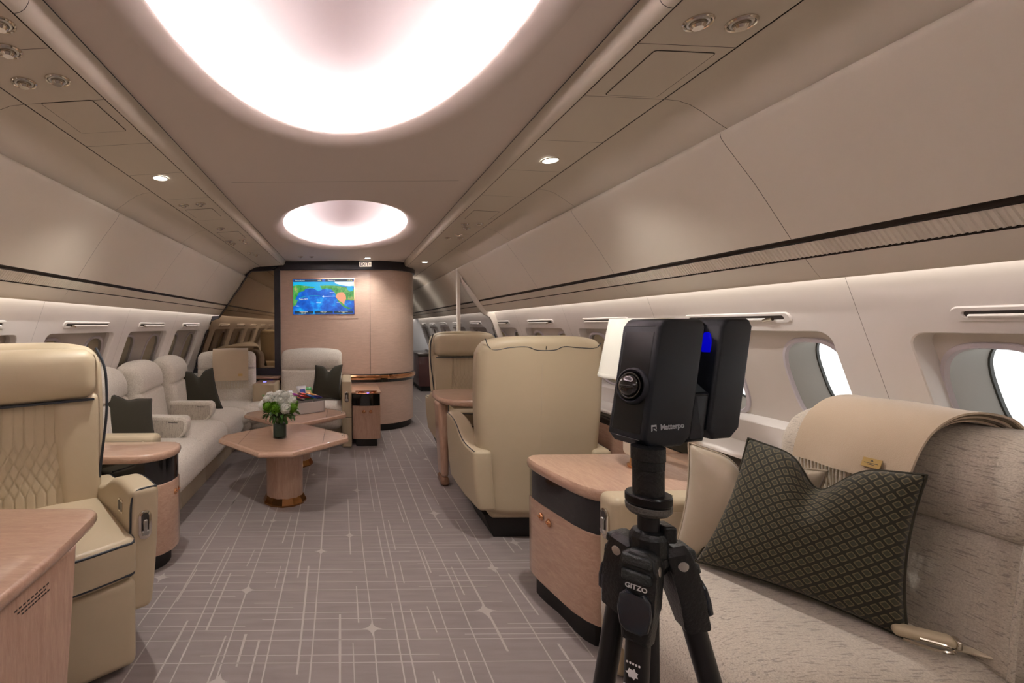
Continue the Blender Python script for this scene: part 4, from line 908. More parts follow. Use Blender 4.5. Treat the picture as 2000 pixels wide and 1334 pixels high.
# ---- left L-shaped sofa
ls = thing('sectional_sofa', 'ivory boucle L-shaped sofa along the left wall and the partition', 'sofa', (-1.45, 4.3, 0))
O = Vector((-1.45, 4.3, 0))
def at(p): return tuple(Vector(p) - O)
SEC = [(2.97, 3.65), (3.65, 4.35), (4.35, 5.02)]
for k, (a, c) in enumerate([(2.87, 3.45), (3.45, 4.05), (4.05, 4.65), (4.65, 5.27)]):
    mk('plinth_panel', box(B(), *(-1.72 - O.x, -1.205 - O.x), a + .002 - O.y, c - .002 - O.y, 0.0, 0.22, 0.004), M_LEATHERD, ls)
for a, c in [(-1.2, -0.8), (-0.8, -0.42), (-0.42, -0.055)]:
    mk('plinth_panel', box(B(), a + .002 - O.x, c - .002 - O.x, 5.28 - O.y, 5.75 - O.y, 0.0, 0.22, 0.004), M_LEATHERD, ls)
for k, (a, c) in enumerate(SEC):
    def f(p, k=k):
        if p.x > 0: p.x += 0.010
        if p.x > 0.15 and p.z > 0: p.z -= 0.03 * ((p.x - 0.15) / 0.17) ** 2
        return p
    mk('seat_cushion', soft_box(0.60, c - a + 0.06, 0.27, 0.075, (6, 8, 3), puff=(0.008, 0, 0.014), f=f, ctr=at((-1.40, (a + c) / 2, 0.335))), M_BOUCLE, ls, angle=60)
def fc(p):
    return p
mk('seat_cushion', soft_box(0.68, 0.72, 0.27, 0.075, (6, 6, 3), puff=(0, 0, 0.012), ctr=at((-1.36, 5.36, 0.332))), M_BOUCLE, ls, angle=60)
mk('seat_cushion', soft_box(0.36, 0.64, 0.27, 0.075, (4, 6, 3), puff=(0, 0, 0.012), ctr=at((-0.94, 5.43, 0.33))), M_BOUCLE, ls, angle=60)
mk('seat_cushion', soft_box(0.76, 0.64, 0.27, 0.075, (7, 6, 3), puff=(0, 0.01, 0.016), ctr=at((-0.425, 5.43, 0.33))), M_BOUCLE, ls, angle=60)
# rounded inner corner that sweeps the left seat into the forward one
mk('seat_bolster', tube(spline([at(p) for p in [(-1.19, 4.85, 0.36), (-1.14, 5.02, 0.355), (-1.02, 5.14, 0.35), (-0.86, 5.19, 0.35)]], 6), 0.095, 16), M_BOUCLE, ls)
for a, c in SEC: back_cushion(ls, c - a - 0.015, 0.62, 0.18, M_BOUCLE, at((-1.655, (a + c) / 2, 0.42)), (0, 0, R(98)), crease=0.07)
back_cushion(ls, 0.66, 0.62, 0.20, M_BOUCLE, at((-1.385, 5.50, 0.42)), (0, 0, R(12)), crease=0.10)
back_cushion(ls, 0.73, 0.62, 0.17, M_BOUCLE, at((-0.42, 5.68, 0.43)), (0, 0, 0), crease=0.06)
mk('corner_console', soft_box(0.265, 0.40, 0.42, 0.025, (3, 3, 3), ctr=at((-0.935, 5.55, 0.46))), M_LEATHER, ls)
mk('console_top', box(B(), *(-1.04 - O.x, -0.83 - O.x), 5.38 - O.y, 5.70 - O.y, 0.668, 0.676, 0.003), M_WOODX, ls)
mk('indicator', box(B(), *(-0.96 - O.x, -0.93 - O.x), 5.45 - O.y, 5.49 - O.y, 0.6755, 0.681), M_BLUED, ls, smooth=False)
# fold-down arms between the seats
for y in (3.66, 4.36):
    pts = [(-0.20, -0.075), (0.10, -0.085), (0.155, -0.06), (0.195, -0.01), (0.205, 0.05), (0.195, 0.085), (0.17, 0.10), (-0.20, 0.105)]
    bm = prism(pts, -0.05, 0.05, 'y', 0.016, 4); a = mk('fold_down_arm', bm, M_BOUCLE, ls, at((-1.42, y, 0.535)), angle=60)
    mk('side_panel', prism([(-0.19, -0.062), (0.09, -0.07), (0.14, -0.05), (0.172, -0.01), (0.178, 0.05), (0.165, 0.072), (-0.19, 0.08)], -0.053, -0.046, 'y', 0.002), M_FABZ, a)
    mk('small_print', prism([(0.06, 0.055), (0.13, 0.052), (0.13, 0.057), (0.06, 0.060)], -0.0537, -0.053, 'y'), M_GAP, a, smooth=False)
ea = mk('end_arm', soft_box(0.62, 0.12, 0.665, 0.03, (5, 2, 4), ctr=at((-1.465, 2.90, 0.3325))), M_LEATHER, ls)
mk('arm_inset', prism(rrect(-1.42 - O.x, 0.53, 0.44, 0.22, 0.04), -0.063 + 2.90 - O.y, -0.055 + 2.90 - O.y, 'y', 0.002), M_LEATHERD, ea)
mk('small_print', box(B(), -1.36 - O.x, -1.27 - O.x, 2.8365 - O.y, 2.838 - O.y, 0.618, 0.624), M_GAP, ea, smooth=False)
fa = mk('end_arm', soft_box(0.105, 0.70, 0.72, 0.02, (2, 5, 5), ctr=at((0.0, 5.47, 0.36))), M_LEATHER, ls)
latch(ls, at((0.0, 5.115, 0.55)), (0, 0, 0)); mk('arm_joint', box(B(), -0.052 - O.x, 0.052 - O.x, 5.1185 - O.y, 5.13 - O.y, 0.325, 0.329), M_GAP, ls, smooth=False)
mk('pull_tab', box(B(), -0.012 - O.x, 0.012 - O.x, 5.108 - O.y, 5.12 - O.y, 0.27, 0.325, 0.003), M_LEATHER, ls)

# ---- right sofa beside the camera
rs_ = thing('sofa', 'pale dashed weave sofa with leather end arm in the right foreground', 'sofa', (1.3, 1.0, 0))
O2 = Vector((1.3, 1.0, 0))
def at2(p): return tuple(Vector(p) - O2)
for a, c in [(1.07, 1.745), (0.40, 1.07), (-0.27, 0.40)]:
    def f(p):
        if p.x < -0.1 and p.z > 0: p.z -= 0.030 * ((-p.x - 0.1) / 0.22) ** 2
        if p.x < 0: p.x -= 0.02 * math.cos(p.y / 0.34 * 1.1)
        return p
    mk('seat_cushion', soft_box(0.70, c - a - 0.004, 0.285, 0.085, (8, 8, 3), puff=(0.006, 0, 0.016), f=f, ctr=at2((1.26, (a + c) / 2, 0.352))), M_FABX, rs_, angle=60)
    mk('plinth_panel', box(B(), 1.01 - O2.x, 1.60 - O2.x, a + .002 - O2.y, c - .002 - O2.y, 0.0, 0.235, 0.005), M_LEATHER, rs_)
    back_cushion(rs_, c - a - 0.008, 0.585, 0.21, M_FABX, at2((1.62, (a + c) / 2, 0.455)), (0, 0, R(-90)), crease=0.04, lean=0.09)
    mk('gusset_strip', tube(spline([at2(p) for p in [(1.50, a + .004, 0.50), (1.515, a + .004, 0.65), (1.545, a + .004, 0.82), (1.58, a + .004, 0.96)]], 5), 0.006, 6), M_FABX, rs_)
ra = mk('end_arm', soft_box(0.64, 0.125, 0.665, 0.03, (5, 2, 4), ctr=at2((1.31, 1.815, 0.3325))), M_LEATHER, rs_)
mk('arm_inset', prism(rrect(1.36 - O2.x, 0.42, 0.56, 0.40, 0.05), 1.748 - O2.y, 1.76 - O2.y, 'y', 0.003), M_LEATHERD, ra)
latch(ra, at2((0.987, 1.815, 0.555)), (0, 0, R(-90)), 1.0)
cpn = mk('control_strip', box(B(), 1.10 - O2.x, 1.23 - O2.x, 1.79 - O2.y, 1.825 - O2.y, 0.664, 0.668), M_DARKTRIM, ra, smooth=False)
for x in (1.125, 1.15): mk('indicator', lathe([(0.005, 0.668), (0.004, 0.670), (0, 0.670)], 10, ctr=(x - O2.x, 1.807 - O2.y, 0)), M_BLUED, cpn)
mk('pull_tab', soft_box(0.014, 0.04, 0.075, 0.005, (1, 1, 2), ctr=at2((0.985, 1.775, 0.27))), M_LEATHER, rs_)

# ================================================================== PILLOWS
def pillow(name, label, c4, th, m, pipem, chop=0.12, k=0.10, face=-1, group=None, n=34, seed=0, pr=0.004):
    BL, BR, TR, TL = [Vector(p) for p in c4]; ctr = (BL + BR + TR + TL) / 4; base = Vector((ctr.x, ctr.y, min(BL.z, BR.z)))
    nr = (BR - BL).cross(TL - BL).normalized()
    t = thing(name, label, 'pillow', base, 0, group)
    def P(u, v_, s):
        uu = u * (1 - k * (1 - v_ * v_)); vv = v_ * (1 - k * (1 - u * u))
        vv -= chop * math.exp(-((u - 0.03) / 0.28) ** 2) * max(0, (v_ + 0.2) / 1.2) ** 2 * 2
        a, b_ = (uu + 1) / 2, (vv + 1) / 2
        p = BL * (1 - a) * (1 - b_) + BR * a * (1 - b_) + TR * a * b_ + TL * (1 - a) * b_
        q = max(0, (1 - u * u) * (1 - v_ * v_)) ** 0.42
        q *= 1 - 0.62 * math.exp(-((u - 0.03) / 0.16) ** 2) * max(0, v_) ** 1.2 * (1 if chop > 0.05 else 0)
        q += 0.05 * noise.noise((u * 2.2 + seed, v_ * 2.2, s)) * (1 - u * u) * (1 - v_ * v_)
        return p + nr * (s * th * q) - base
    bm = B(); uvl = bm.loops.layers.uv.new('UVMap')
    for s in (1, -1):
        G = [[bm.verts.new(P(2 * i / n - 1, 2 * j / n - 1, s)) for i in range(n + 1)] for j in range(n + 1)]
        for j in range(n):
            for i in range(n):
                f_ = bm.faces.new((G[j][i], G[j][i + 1], G[j + 1][i + 1], G[j + 1][i]))
                for lp, (a, b_) in zip(f_.loops, ((i, j), (i + 1, j), (i + 1, j + 1), (i, j + 1))): lp[uvl].uv = (a / n, b_ / n)
    bmesh.ops.remove_doubles(bm, verts=bm.verts, dist=0.0004)
    mk('cover', bm, m, t, angle=180)
    E_ = [(x, -1) for x in [2 * i / n - 1 for i in range(n)]] + [(1, x) for x in [2 * i / n - 1 for i in range(n)]] + [(-x, 1) for x in [2 * i / n - 1 for i in range(n)]] + [(-1, -x) for x in [2 * i / n - 1 for i in range(n)]]
    mk('piping', tube([P(u, v_, 0) for u, v_ in E_], pr, 6, True), pipem, t)
    return t
pillow('throw_pillow', 'dark olive pillow with pinched top next to the near leather arm of the left sofa', [(-1.66, 3.13, 0.50), (-1.36, 3.40, 0.47), (-1.44, 3.50, 0.79), (-1.68, 3.22, 0.89)], 0.075, M_GREEN, M_GREEN, 0.05, seed=1)
pillow('throw_pillow', 'dark olive pillow with notched top between the fold-down arm and the corner seat', [(-1.67, 4.74, 0.475), (-1.27, 4.86, 0.475), (-1.42, 5.03, 0.88), (-1.68, 4.83, 0.87)], 0.075, M_GREEN, M_GREEN, 0.16, seed=2)
pillow('throw_pillow', 'dark olive pillow with notched top against the back below the television', [(-0.42, 5.40, 0.475), (-0.075, 5.40, 0.475), (-0.045, 5.53, 0.865), (-0.36, 5.53, 0.86)], 0.07, M_GREEN, M_GREEN, 0.16, seed=3)
pillow('throw_pillow', 'champagne satin pillow with pinched top standing against the leather end arm', [(1.135, 1.655, 0.515), (1.42, 1.46, 0.515), (1.458, 1.437, 0.868), (1.215, 1.685, 0.895)], 0.07, M_SATIN, M_SATIN, 0.16, seed=4)
pillow('throw_pillow', 'dark olive pillow with a gold lozenge pattern in the right foreground', [(1.165, 1.59, 0.520), (1.43, 1.21, 0.505), (1.478, 1.208, 0.927), (1.335, 1.575, 0.935)], 0.095, M_PATT, M_GREEN, 0.20, k=0.09, seed=5, n=44)

# ================================================================== THROWS
def throw(label, path, y0, y1, T, nlay=3, taper=0.0, fringe_len=0.09, tagpos=0.78, tagu=0.2):
    """path: list of (d, z) front-bottom over the crest to the back; T maps (d, across, z) to world"""
    base = Vector(T(path[0][0], (y0 + y1) / 2, path[0][1])); t = thing('throw_blanket', label, 'blanket', base)
    P = spline([(a, c, 0) for a, c in path], 5); N = len(P)
    def nrm(i):
        a, c = P[max(0, i - 1)], P[min(N - 1, i + 1)]; d = (c - a).normalized(); return Vector((d.y, -d.x, 0))
    for L in range(nlay):
        bm = B(); G = []; m_ = 14; off = 0.004 + 0.0062 * (nlay - 1 - L)
        ya, yb = y0 + 0.006 * (L), y1 - 0.005 * (L)
        for i in range(N):
            q = P[i] - nrm(i) * off; row = []
            for j in range(m_ + 1):
                u = j / m_; y = ya + (yb - ya) * u; y += taper * (i / N) * (u - 0.5)
                w1 = 0.003 * math.sin(u * 9 + i * 0.12)
                row.append((q.x + w1, y, q.y + w1 * 0.5))
            G.append(row)
        for s in (0, 1):
            H = [[bm.verts.new(Vector(T(a, b_, c)) - base) for a, b_, c in row] for row in ([[(a + (nrm(i) * 0.0055 * s).x, b_, c + (nrm(i) * 0.0055 * s).y) for a, b_, c in row] for i, row in enumerate(G)])]
            if s == 0: H0 = H
            for i in range(N - 1):
                for j in range(m_): bm.faces.new((H[i][j], H[i][j + 1], H[i + 1][j + 1], H[i + 1][j]))
        for i in range(N - 1):
            for j in (0, m_): bm.faces.new((H0[i][j], H0[i + 1][j], H[i + 1][j], H[i][j]))
        for j in range(m_):
            for i in (0, N - 1): bm.faces.new((H0[i][j], H0[i][j + 1], H[i][j + 1], H[i][j]))
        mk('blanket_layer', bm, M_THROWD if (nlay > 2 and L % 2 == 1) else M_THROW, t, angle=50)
    bm = B(); n = int((y1 - y0) / 0.011); d0, z0 = P[0].x, P[0].y; q = nrm(0)
    for k in range(n):
        y = y0 + (k + 0.5) * (y1 - y0) / n - taper * 0.0
        r1, r2 = random.uniform(-.004, .004), random.uniform(-.004, .004)
        pts = [Vector(T(d0 - 0.010, y, z0 + 0.004)) - base, Vector(T(d0 - 0.012, y + r1, z0 - fringe_len * 0.5)) - base, Vector(T(d0 - 0.010, y + r2, z0 - fringe_len)) - base]
        tube(pts, 0.0028, 5, bm=bm)
    tag(mk('fringe', bm, M_FRINGE, t), kind='stuff')
    return t, base
pathR = [(1.488, 0.875), (1.500, 0.92), (1.520, 0.97), (1.552, 1.015), (1.60, 1.045), (1.66, 1.052), (1.72, 1.04), (1.745, 1.02)]
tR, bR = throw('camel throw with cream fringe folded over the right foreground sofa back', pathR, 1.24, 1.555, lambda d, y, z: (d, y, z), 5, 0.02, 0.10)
tg = mk('leather_tag', prism([(-0.024, -0.013), (0.024, -0.013), (0.024, 0.013), (-0.024, 0.013)], -0.001, 0.0006, 'z'), M_TAG, tR)
Mx = frame_mat(tuple(Vector((1.4664, 1.325, 0.924)) - bR), (-0.01, -1, 0.03), (0.42, 0, 1)); tg.matrix_local = Mx
bm = B(); prism([(-0.004, 0.004), (0.005, 0.004), (0.001, 0.009)], 0.0007, 0.0009, 'z', bm=bm)
for k, w_ in ((0, 0.018), (1, 0.009)): prism([(-w_, -0.002 - k * .004), (w_, -0.002 - k * .004), (w_, -0.0005 - k * .004), (-w_, -0.0005 - k * .004)], 0.0007, 0.0009, 'z', bm=bm)
mk('tag_print', bm, M_GAP, tg, smooth=False)
# throw over the corner seat; across runs along x, d runs towards +y
cs, sn = math.cos(R(12)), math.sin(R(12))
def TL_(d, a, z): x = a; y = d; return (-1.385 + x * cs - y * sn, 5.50 + x * sn + y * cs, z)
pathL = [(-0.105, 0.70), (-0.092, 0.80), (-0.072, 0.88), (-0.050, 0.96), (-0.015, 1.025), (0.05, 1.052), (0.13, 1.045), (0.19, 1.01), (0.205, 0.95)]
tL, bL = throw('camel throw with cream fringe folded over the corner seat of the left sofa', pathL, -0.16, 0.24, TL_, 2, 0.0, 0.085)
tg = mk('leather_tag', prism([(-0.024, -0.013), (0.024, -0.013), (0.024, 0.013), (-0.024, 0.013)], -0.001, 0.0006, 'z'), M_TAG, tL)
tg.matrix_local = frame_mat(tuple(Vector(TL_(-0.110, 0.15, 0.765)) - bL), (cs, sn, 0), (-0.02, 0.10, 1))

# seat belt buckle lying in the crease of the right sofa
sbk = thing('seat_belt_buckle', 'cream covered seat belt buckle in the sofa crease below the patterned pillow', 'seat belt', (1.425, 1.185, 0.512), R(-35))
mk('buckle_body', soft_box(0.105, 0.038, 0.026, 0.011, (2, 1, 1), ctr=(0.01, 0.012, 0.020)), M_LEATHER, sbk)
mk('latch_plate', soft_box(0.010, 0.034, 0.022, 0.004, (1, 1, 1), ctr=(0.066, 0.012, 0.020)), M_CHROME, sbk)
mk('webbing_loop', tube(spline([(-0.03, -0.02, 0.012), (0.02, -0.032, 0.010), (0.05, -0.026, 0.012), (0.045, -0.012, 0.016), (0.0, -0.010, 0.018)], 5), 0.004, 6), M_CHROME, sbk)
mk('webbing', soft_box(0.10, 0.03, 0.006, 0.0025, (3, 1, 1), ctr=(0.09, 0.02, 0.006)), M_LEATHERD, sbk)
# ================================================================== TABLE LAMP
lp = thing('table_lamp', 'table lamp with tapered white linen shade behind the black scanner', 'lamp', (1.362, 2.19, 0.655))
mk('copper_foot', lathe([(0.0, 0), (0.060, 0), (0.060, 0.010), (0.050, 0.014), (0.045, 0.045), (0, 0.045)], 32), M_COPPER, lp)
mk('lamp_body', soft_box(0.125, 0.125, 0.30, 0.03, (3, 3, 3), ctr=(0, 0, 0.195)), M_LINEN, lp)
mk('stem', lathe([(0.010, 0.34), (0.010, 0.46)], 12), M_COPPER, lp)
bm = B(); lathe([(0.178, 0.415), (0.172, 0.45), (0.128, 0.688), (0.124, 0.688), (0.168, 0.45), (0.174, 0.415), (0.178, 0.415)], 48, bm); mk('lamp_shade', bm, M_LINEN, lp, angle=60)
bm = B(); lathe([(0.1785, 0.414), (0.1795, 0.420), (0.1765, 0.432), (0.174, 0.432)], 48, bm); mk('shade_trim', bm, M_LINEN, lp)
mk('shade_spider', tube([(-0.126, 0, 0.67), (0.126, 0, 0.67)], 0.003, 6), M_CHROME, lp)

# ================================================================== FLOWERS
M_LEAF = mat('flower_leaf_green', (0.045, 0.13, 0.02), 0.45); M_LEAF2 = mat('pale_edged_leaf', (0.12, 0.20, 0.06), 0.5)
M_PET = mat('white_petals', (0.88, 0.86, 0.80), 0.6); M_PETG = mat('lime_petals', (0.16, 0.36, 0.02), 0.6); M_CREAMC = mat('pale_yellow_centre', (0.62, 0.64, 0.25), 0.6)
fl = thing('flower_vase', 'glass vase of white and lime chrysanthemums on the nearer coffee table', 'flowers', (-0.505, 3.56, 0.482))
mk('vase', lathe([(0.0, 0.001), (0.050, 0.001), (0.052, 0.004), (0.052, 0.115), (0.049, 0.115), (0.049, 0.012), (0, 0.012)], 32), M_VASEGL, fl, angle=40)
mk('leaf_lining', lathe([(0.0, 0.014), (0.0475, 0.014), (0.0475, 0.108), (0, 0.11)], 24), mat('dark_leaf_lining', (0.02, 0.045, 0.025), 0.4), fl)
def mum(rad, m, layers=6, seed=0):
    rn = random.Random(seed); bm = B()
    bmesh.ops.create_uvsphere(bm, u_segments=12, v_segments=8, radius=rad * 0.72)
    for L in range(layers):
        el = math.pi / 2 - (L + 0.3) * (math.pi * 0.62 / layers); n = max(4, int(4 + 15 * math.cos(el)))
        for k in range(n):
            az = 2 * math.pi * (k + 0.5 * (L % 2)) / n + rn.uniform(-.1, .1)
            d = Vector((math.cos(el) * math.cos(az), math.cos(el) * math.sin(az), math.sin(el))); up = Vector((0, 0, 1)); sd = d.cross(up)
            sd = sd.normalized() if sd.length > 1e-3 else Vector((1, 0, 0)); tn = sd.cross(d).normalized()
            w_ = rad * 0.20; b0 = d * rad * 0.62; mid = d * rad * 0.92 + tn * rad * 0.06; tip = d * rad * rn.uniform(1.0, 1.1) + tn * rad * 0.30
            vs = [bm.verts.new(p) for p in (b0 - sd * w_ * .6, b0 + sd * w_ * .6, mid + sd * w_, mid - sd * w_, tip + sd * w_ * .5, tip - sd * w_ * .5)]
            bm.faces.new((vs[0], vs[1], vs[2], vs[3])); bm.faces.new((vs[3], vs[2], vs[4], vs[5]))
    return finish(bm, True, 180)
MW = [mum(0.046, M_PET, 6, s) for s in (1, 2)]; MG = mum(0.042, M_PETG, 7, 5)
FC = Vector((0, 0, 0.235))
def put(me, m, az, el, r, s, name='flower_head'):
    d = Vector((math.cos(el) * math.cos(az), math.cos(el) * math.sin(az), math.sin(el)))
    o = mk(name, me, m, fl, FC + Vector((d.x * r, d.y * r, d.z * r * 0.85))); o.rotation_mode = 'QUATERNION'; o.rotation_quaternion = d.to_track_quat('Z', 'Y'); o.scale = (s, s, s); return o
for i, (az, el, r, s, c) in enumerate([(-78, 38, .085, 1.05, 'w'), (-40, 60, .09, 1.1, 'w'), (-60, 5, .10, .95, 'w'), (-150, 35, .10, 1.0, 'w'), (-170, 8, .115, .9, 'w'), (-20, 30, .105, .95, 'w'), (100, 70, .08, 1.1, 'w'), (90, 30, .10, 1.1, 'w'), (160, 45, .10, 1.0, 'w'), (20, 50, .095, .95, 'w'),
    (-100, 5, .10, 1.0, 'g'), (-132, 8, .105, .95, 'g'), (-28, 2, .108, .95, 'g'), (10, 10, .10, .95, 'g'), (60, 5, .10, .95, 'g')]):
    put(MW[i % 2] if c == 'w' else MG, M_PET if c == 'w' else M_PETG, R(az), R(el), r, s)
lb = B()
def leaf_bm():
    bm = B(); P = [(0, 0), (0.008, 0.012), (0.011, 0.026), (0.007, 0.040), (0, 0.050)]
    c = [bm.verts.new((0, y, 0.002 - 0.2 * (y - .025) ** 2 * 8)) for x, y in P]; l = [bm.verts.new((-x, y, 0.004)) for x, y in P[1:-1]]; r = [bm.verts.new((x, y, 0.004)) for x, y in P[1:-1]]
    for sd in (l, r):
        bm.faces.new((c[0], c[1], sd[0])); bm.faces.new((c[1], c[2], sd[1], sd[0])); bm.faces.new((c[2], c[3], sd[2], sd[1])); bm.faces.new((c[3], c[4], sd[2]))
    return finish(bm, True, 60)
LF = leaf_bm(); LF2 = leaf_bm(); rn = random.Random(11)
for k in range(150):
    az = rn.uniform(0, 2 * math.pi); el = rn.uniform(-1.15, 0.15) if k > 20 else rn.uniform(0.1, 0.9)
    rr = rn.uniform(0.070, 0.128) if el > -0.8 else rn.uniform(0.06, 0.10)
    d = Vector((math.cos(el) * math.cos(az), math.cos(el) * math.sin(az), math.sin(el)))
    me = LF if k % 3 else LF2
    o = mk('leaf', me, M_LEAF if k % 3 else M_LEAF2, fl, FC + d * rr); tgt = (d + Vector((rn.uniform(-.6, .6), rn.uniform(-.6, .6), rn.uniform(-1.1, .4)))).normalized()
    o.rotation_mode = 'QUATERNION'; o.rotation_quaternion = tgt.to_track_quat('Y', 'Z') @ Matrix.Rotation(rn.uniform(-1, 1), 3, 'Y').to_quaternion(); s = rn.uniform(0.7, 1.15); o.scale = (s, s, s)
bm = B()
for k in range(16):
    az = k * 2.4; tube([(0.02 * math.cos(az), 0.02 * math.sin(az), 0.10), (0.05 * math.cos(az), 0.05 * math.sin(az), 0.18), (0.07 * math.cos(az), 0.07 * math.sin(az), 0.24)], 0.0025, 5, bm=bm)
mk('stems', bm, M_LEAF, fl)
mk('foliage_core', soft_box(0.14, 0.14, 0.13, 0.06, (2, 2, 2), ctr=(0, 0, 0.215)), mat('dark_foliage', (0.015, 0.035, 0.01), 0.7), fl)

# ================================================================== SNACK BOX
BA = R(36); bx = thing('snack_box', 'open off-white box of wrapped snacks on the farther coffee table', 'box', (-0.425, 4.62, 0.483), BA)
M_CARD = mat('off_white_card', (0.62, 0.58, 0.55), 0.6)
bw_, bd_, bh_ = 0.36, 0.22, 0.105
mk('box_base', box(B(), -bw_ / 2, bw_ / 2, -bd_ / 2, bd_ / 2, 0, 0.006), M_CARD, bx, smooth=False)
for nm, q in (('box_wall', (-bw_ / 2, bw_ / 2, -bd_ / 2, -bd_ / 2 + .006)), ('box_wall', (-bw_ / 2, bw_ / 2, bd_ / 2 - .006, bd_ / 2)), ('box_wall', (-bw_ / 2, -bw_ / 2 + .006, -bd_ / 2, bd_ / 2)), ('box_wall', (bw_ / 2 - .006, bw_ / 2, -bd_ / 2, bd_ / 2))):
    mk(nm, box(B(), *q, 0, bh_), M_CARD, bx, smooth=False)
def packet_mesh(w_, l_, th):
    n = 10; bm = B()
    for s in (1, -1):
        G = []
        for j in range(n + 1):
            v_ = 2 * j / n - 1; row = []
            for i in range(n + 1):
                u = 2 * i / n - 1; q = max(0, (1 - u ** 4) * (1 - min(1, abs(v_) / 0.86) ** 3)) ** 0.5; row.append(bm.verts.new((u * w_ / 2, v_ * l_ / 2, s * th / 2 * q)))
            G.append(row)
        for j in range(n):
            for i in range(n): bm.faces.new((G[j][i], G[j][i + 1], G[j + 1][i + 1], G[j + 1][i]))
    bmesh.ops.remove_doubles(bm, verts=bm.verts, dist=0.0003); return finish(bm, True, 60)
PK = {'bar': packet_mesh(0.045, 0.15, 0.022), 'bag': packet_mesh(0.10, 0.13, 0.035)}
def foil(n, c): return mat(n, c, 0.25, coat=0.4)
packs = [('bag', (-.12, .03), (60, 0, 15), .115, (0.75, 0.78, 0.85), 'silver and blue snack bag at the left end of the box', (0.02, 0.08, 0.5)),
 ('bag', (0.03, .07), (65, 0, -10), .145, (0.70, 0.72, 0.75), 'silver white snack bag standing at the back of the box', (0.05, 0.08, 0.35)),
 ('bag', (0.09, .055), (62, 0, -5), .13, (0.05, 0.35, 0.06), 'green topped snack bag standing at the back right of the box', (0.75, 0.62, 0.35)),
 ('bar', (-.09, -.03), (20, 10, 80), .115, (0.55, 0.03, 0.03), 'red bar wrapper at the left of the box', (0.7, 0.4, 0.1)),
 ('bar', (-.05, .0), (15, -10, 60), .128, (0.42, 0.04, 0.38), 'magenta bar wrapper in the box', (0.8, 0.5, 0.7)),
 ('bar', (-.02, .04), (10, 5, 95), .13, (0.50, 0.16, 0.07), 'rust brown bar wrapper in the box', (0.7, 0.4, 0.2)),
 ('bar', (.03, .01), (15, 0, 85), .132, (0.60, 0.04, 0.02), 'bright red bar wrapper in the middle of the box', (0.9, 0.6, 0.2)),
 ('bar', (.06, -.055), (18, 0, 92), .118, (0.02, 0.10, 0.45), 'blue bar wrapper with pink writing at the front of the box', (0.8, 0.45, 0.4)),
 ('bar', (.11, .0), (14, 5, 80), .122, (0.80, 0.35, 0.03), 'orange bar wrapper near the right of the box', (0.9, 0.7, 0.2)),
 ('bar', (.125, -.05), (12, 0, 100), .110, (0.03, 0.02, 0.22), 'dark blue bar wrapper at the right end of the box', (0.8, 0.3, 0.4)),
 ('bar', (-.10, -.07), (12, 0, 95), .108, (0.03, 0.02, 0.03), 'black bar wrapper at the front left of the box', (0.6, 0.1, 0.1)),
 ('bar', (.0, -.03), (12, 0, 88), .12, (0.55, 0.05, 0.04), 'red bar wrapper behind the blue one', (0.8, 0.5, 0.2))]
ca, sa = math.cos(BA), math.sin(BA)
for kd, (x, y), (rx, ry, rz_), z, c, lb_, c2 in packs:
    wx, wy = -0.425 + x * ca - y * sa, 4.62 + x * sa + y * ca
    o = mk('snack_packet', PK[kd].copy(), foil('foil_%d' % (abs(hash((c, 1))) % 99999), c), None, (wx, wy, 0.500 + z + (0.02 if kd == 'bag' else 0.016)), (R(rx + (4 if kd == 'bar' else 0)), R(ry), R(rz_) + BA)); tag(o, lb_, 'snack', 'wrapped snacks in the box')
    bm = B(); w_ = 0.03 if kd == 'bar' else 0.07; prism(rrect(0, 0, w_ * .8, w_ * (2.2 if kd == 'bar' else 0.7), 0.008, 3), 0.0108 if kd == 'bar' else 0.0165, 0.0125 if kd == 'bar' else 0.019, 'z', bm=bm); mk('printed_patch', bm, foil('foilp_%d' % (abs(hash((c2, 2))) % 99999), c2), o)

# ================================================================== TRIPOD AND SCANNER
TX, TY = 0.445, 0.75       # neck position
tp = thing('tripod', 'black carbon tripod with worn casting carrying the scanner, right of centre', 'tripod', (TX, TY, 0))
k_ = TY / 925.0
def zz(y): return CAMZ - (y - 636 + 0.008 * 560) * k_
TXc = (1266 - 676 - 2.5) * k_; dxn = TXc - TX
tp.location.x = TXc
pxm = k_
mk('neck_tube', lathe([(0, zz(985)), (27 * pxm, zz(985)), (27 * pxm, zz(915)), (28 * pxm, zz(914)), (28 * pxm, zz(898)), (29.5 * pxm, zz(897)), (29.5 * pxm, zz(872)), (0, zz(872))], 36), M_CAST, tp, angle=30)
mk('base_plate', lathe([(0, zz(983)), (37 * pxm, zz(983)), (40 * pxm, zz(978)), (40 * pxm, zz(966)), (38 * pxm, zz(963)), (0, zz(963))], 40), M_BODYF, tp, angle=30)
bm = B(); n = 40
lathe([(0, zz(1006)), (20 * pxm, zz(1006)), (34 * pxm, zz(1000)), (39 * pxm, zz(994)), (40 * pxm, zz(984)), (38 * pxm, zz(983)), (0, zz(983))], n, bm); mk('knurled_disc', bm, mat('worn_grey_metal', (0.16, 0.155, 0.14), 0.45, metal=0.6, bump=(250, 0.8)), tp, angle=25)
mk('centre_post', lathe([(0, zz(1060)), (19 * pxm, zz(1060)), (18.5 * pxm, zz(1004)), (0, zz(1004))], 28), M_RUBBER, tp, angle=30)
bm = B(); lathe([(0, zz(1078)), (33 * pxm, zz(1078)), (33 * pxm, zz(1046)), (28 * pxm, zz(1036)), (22 * pxm, zz(1033)), (19 * pxm, zz(1033))], 12, bm); mk('collar', bm, M_CAST, tp, angle=20)
mk('collar_clamp', soft_box(0.020, 0.03, 0.026, 0.004, (1, 1, 1), ctr=(28 * pxm, -0.005, zz(1037))), M_CAST, tp)
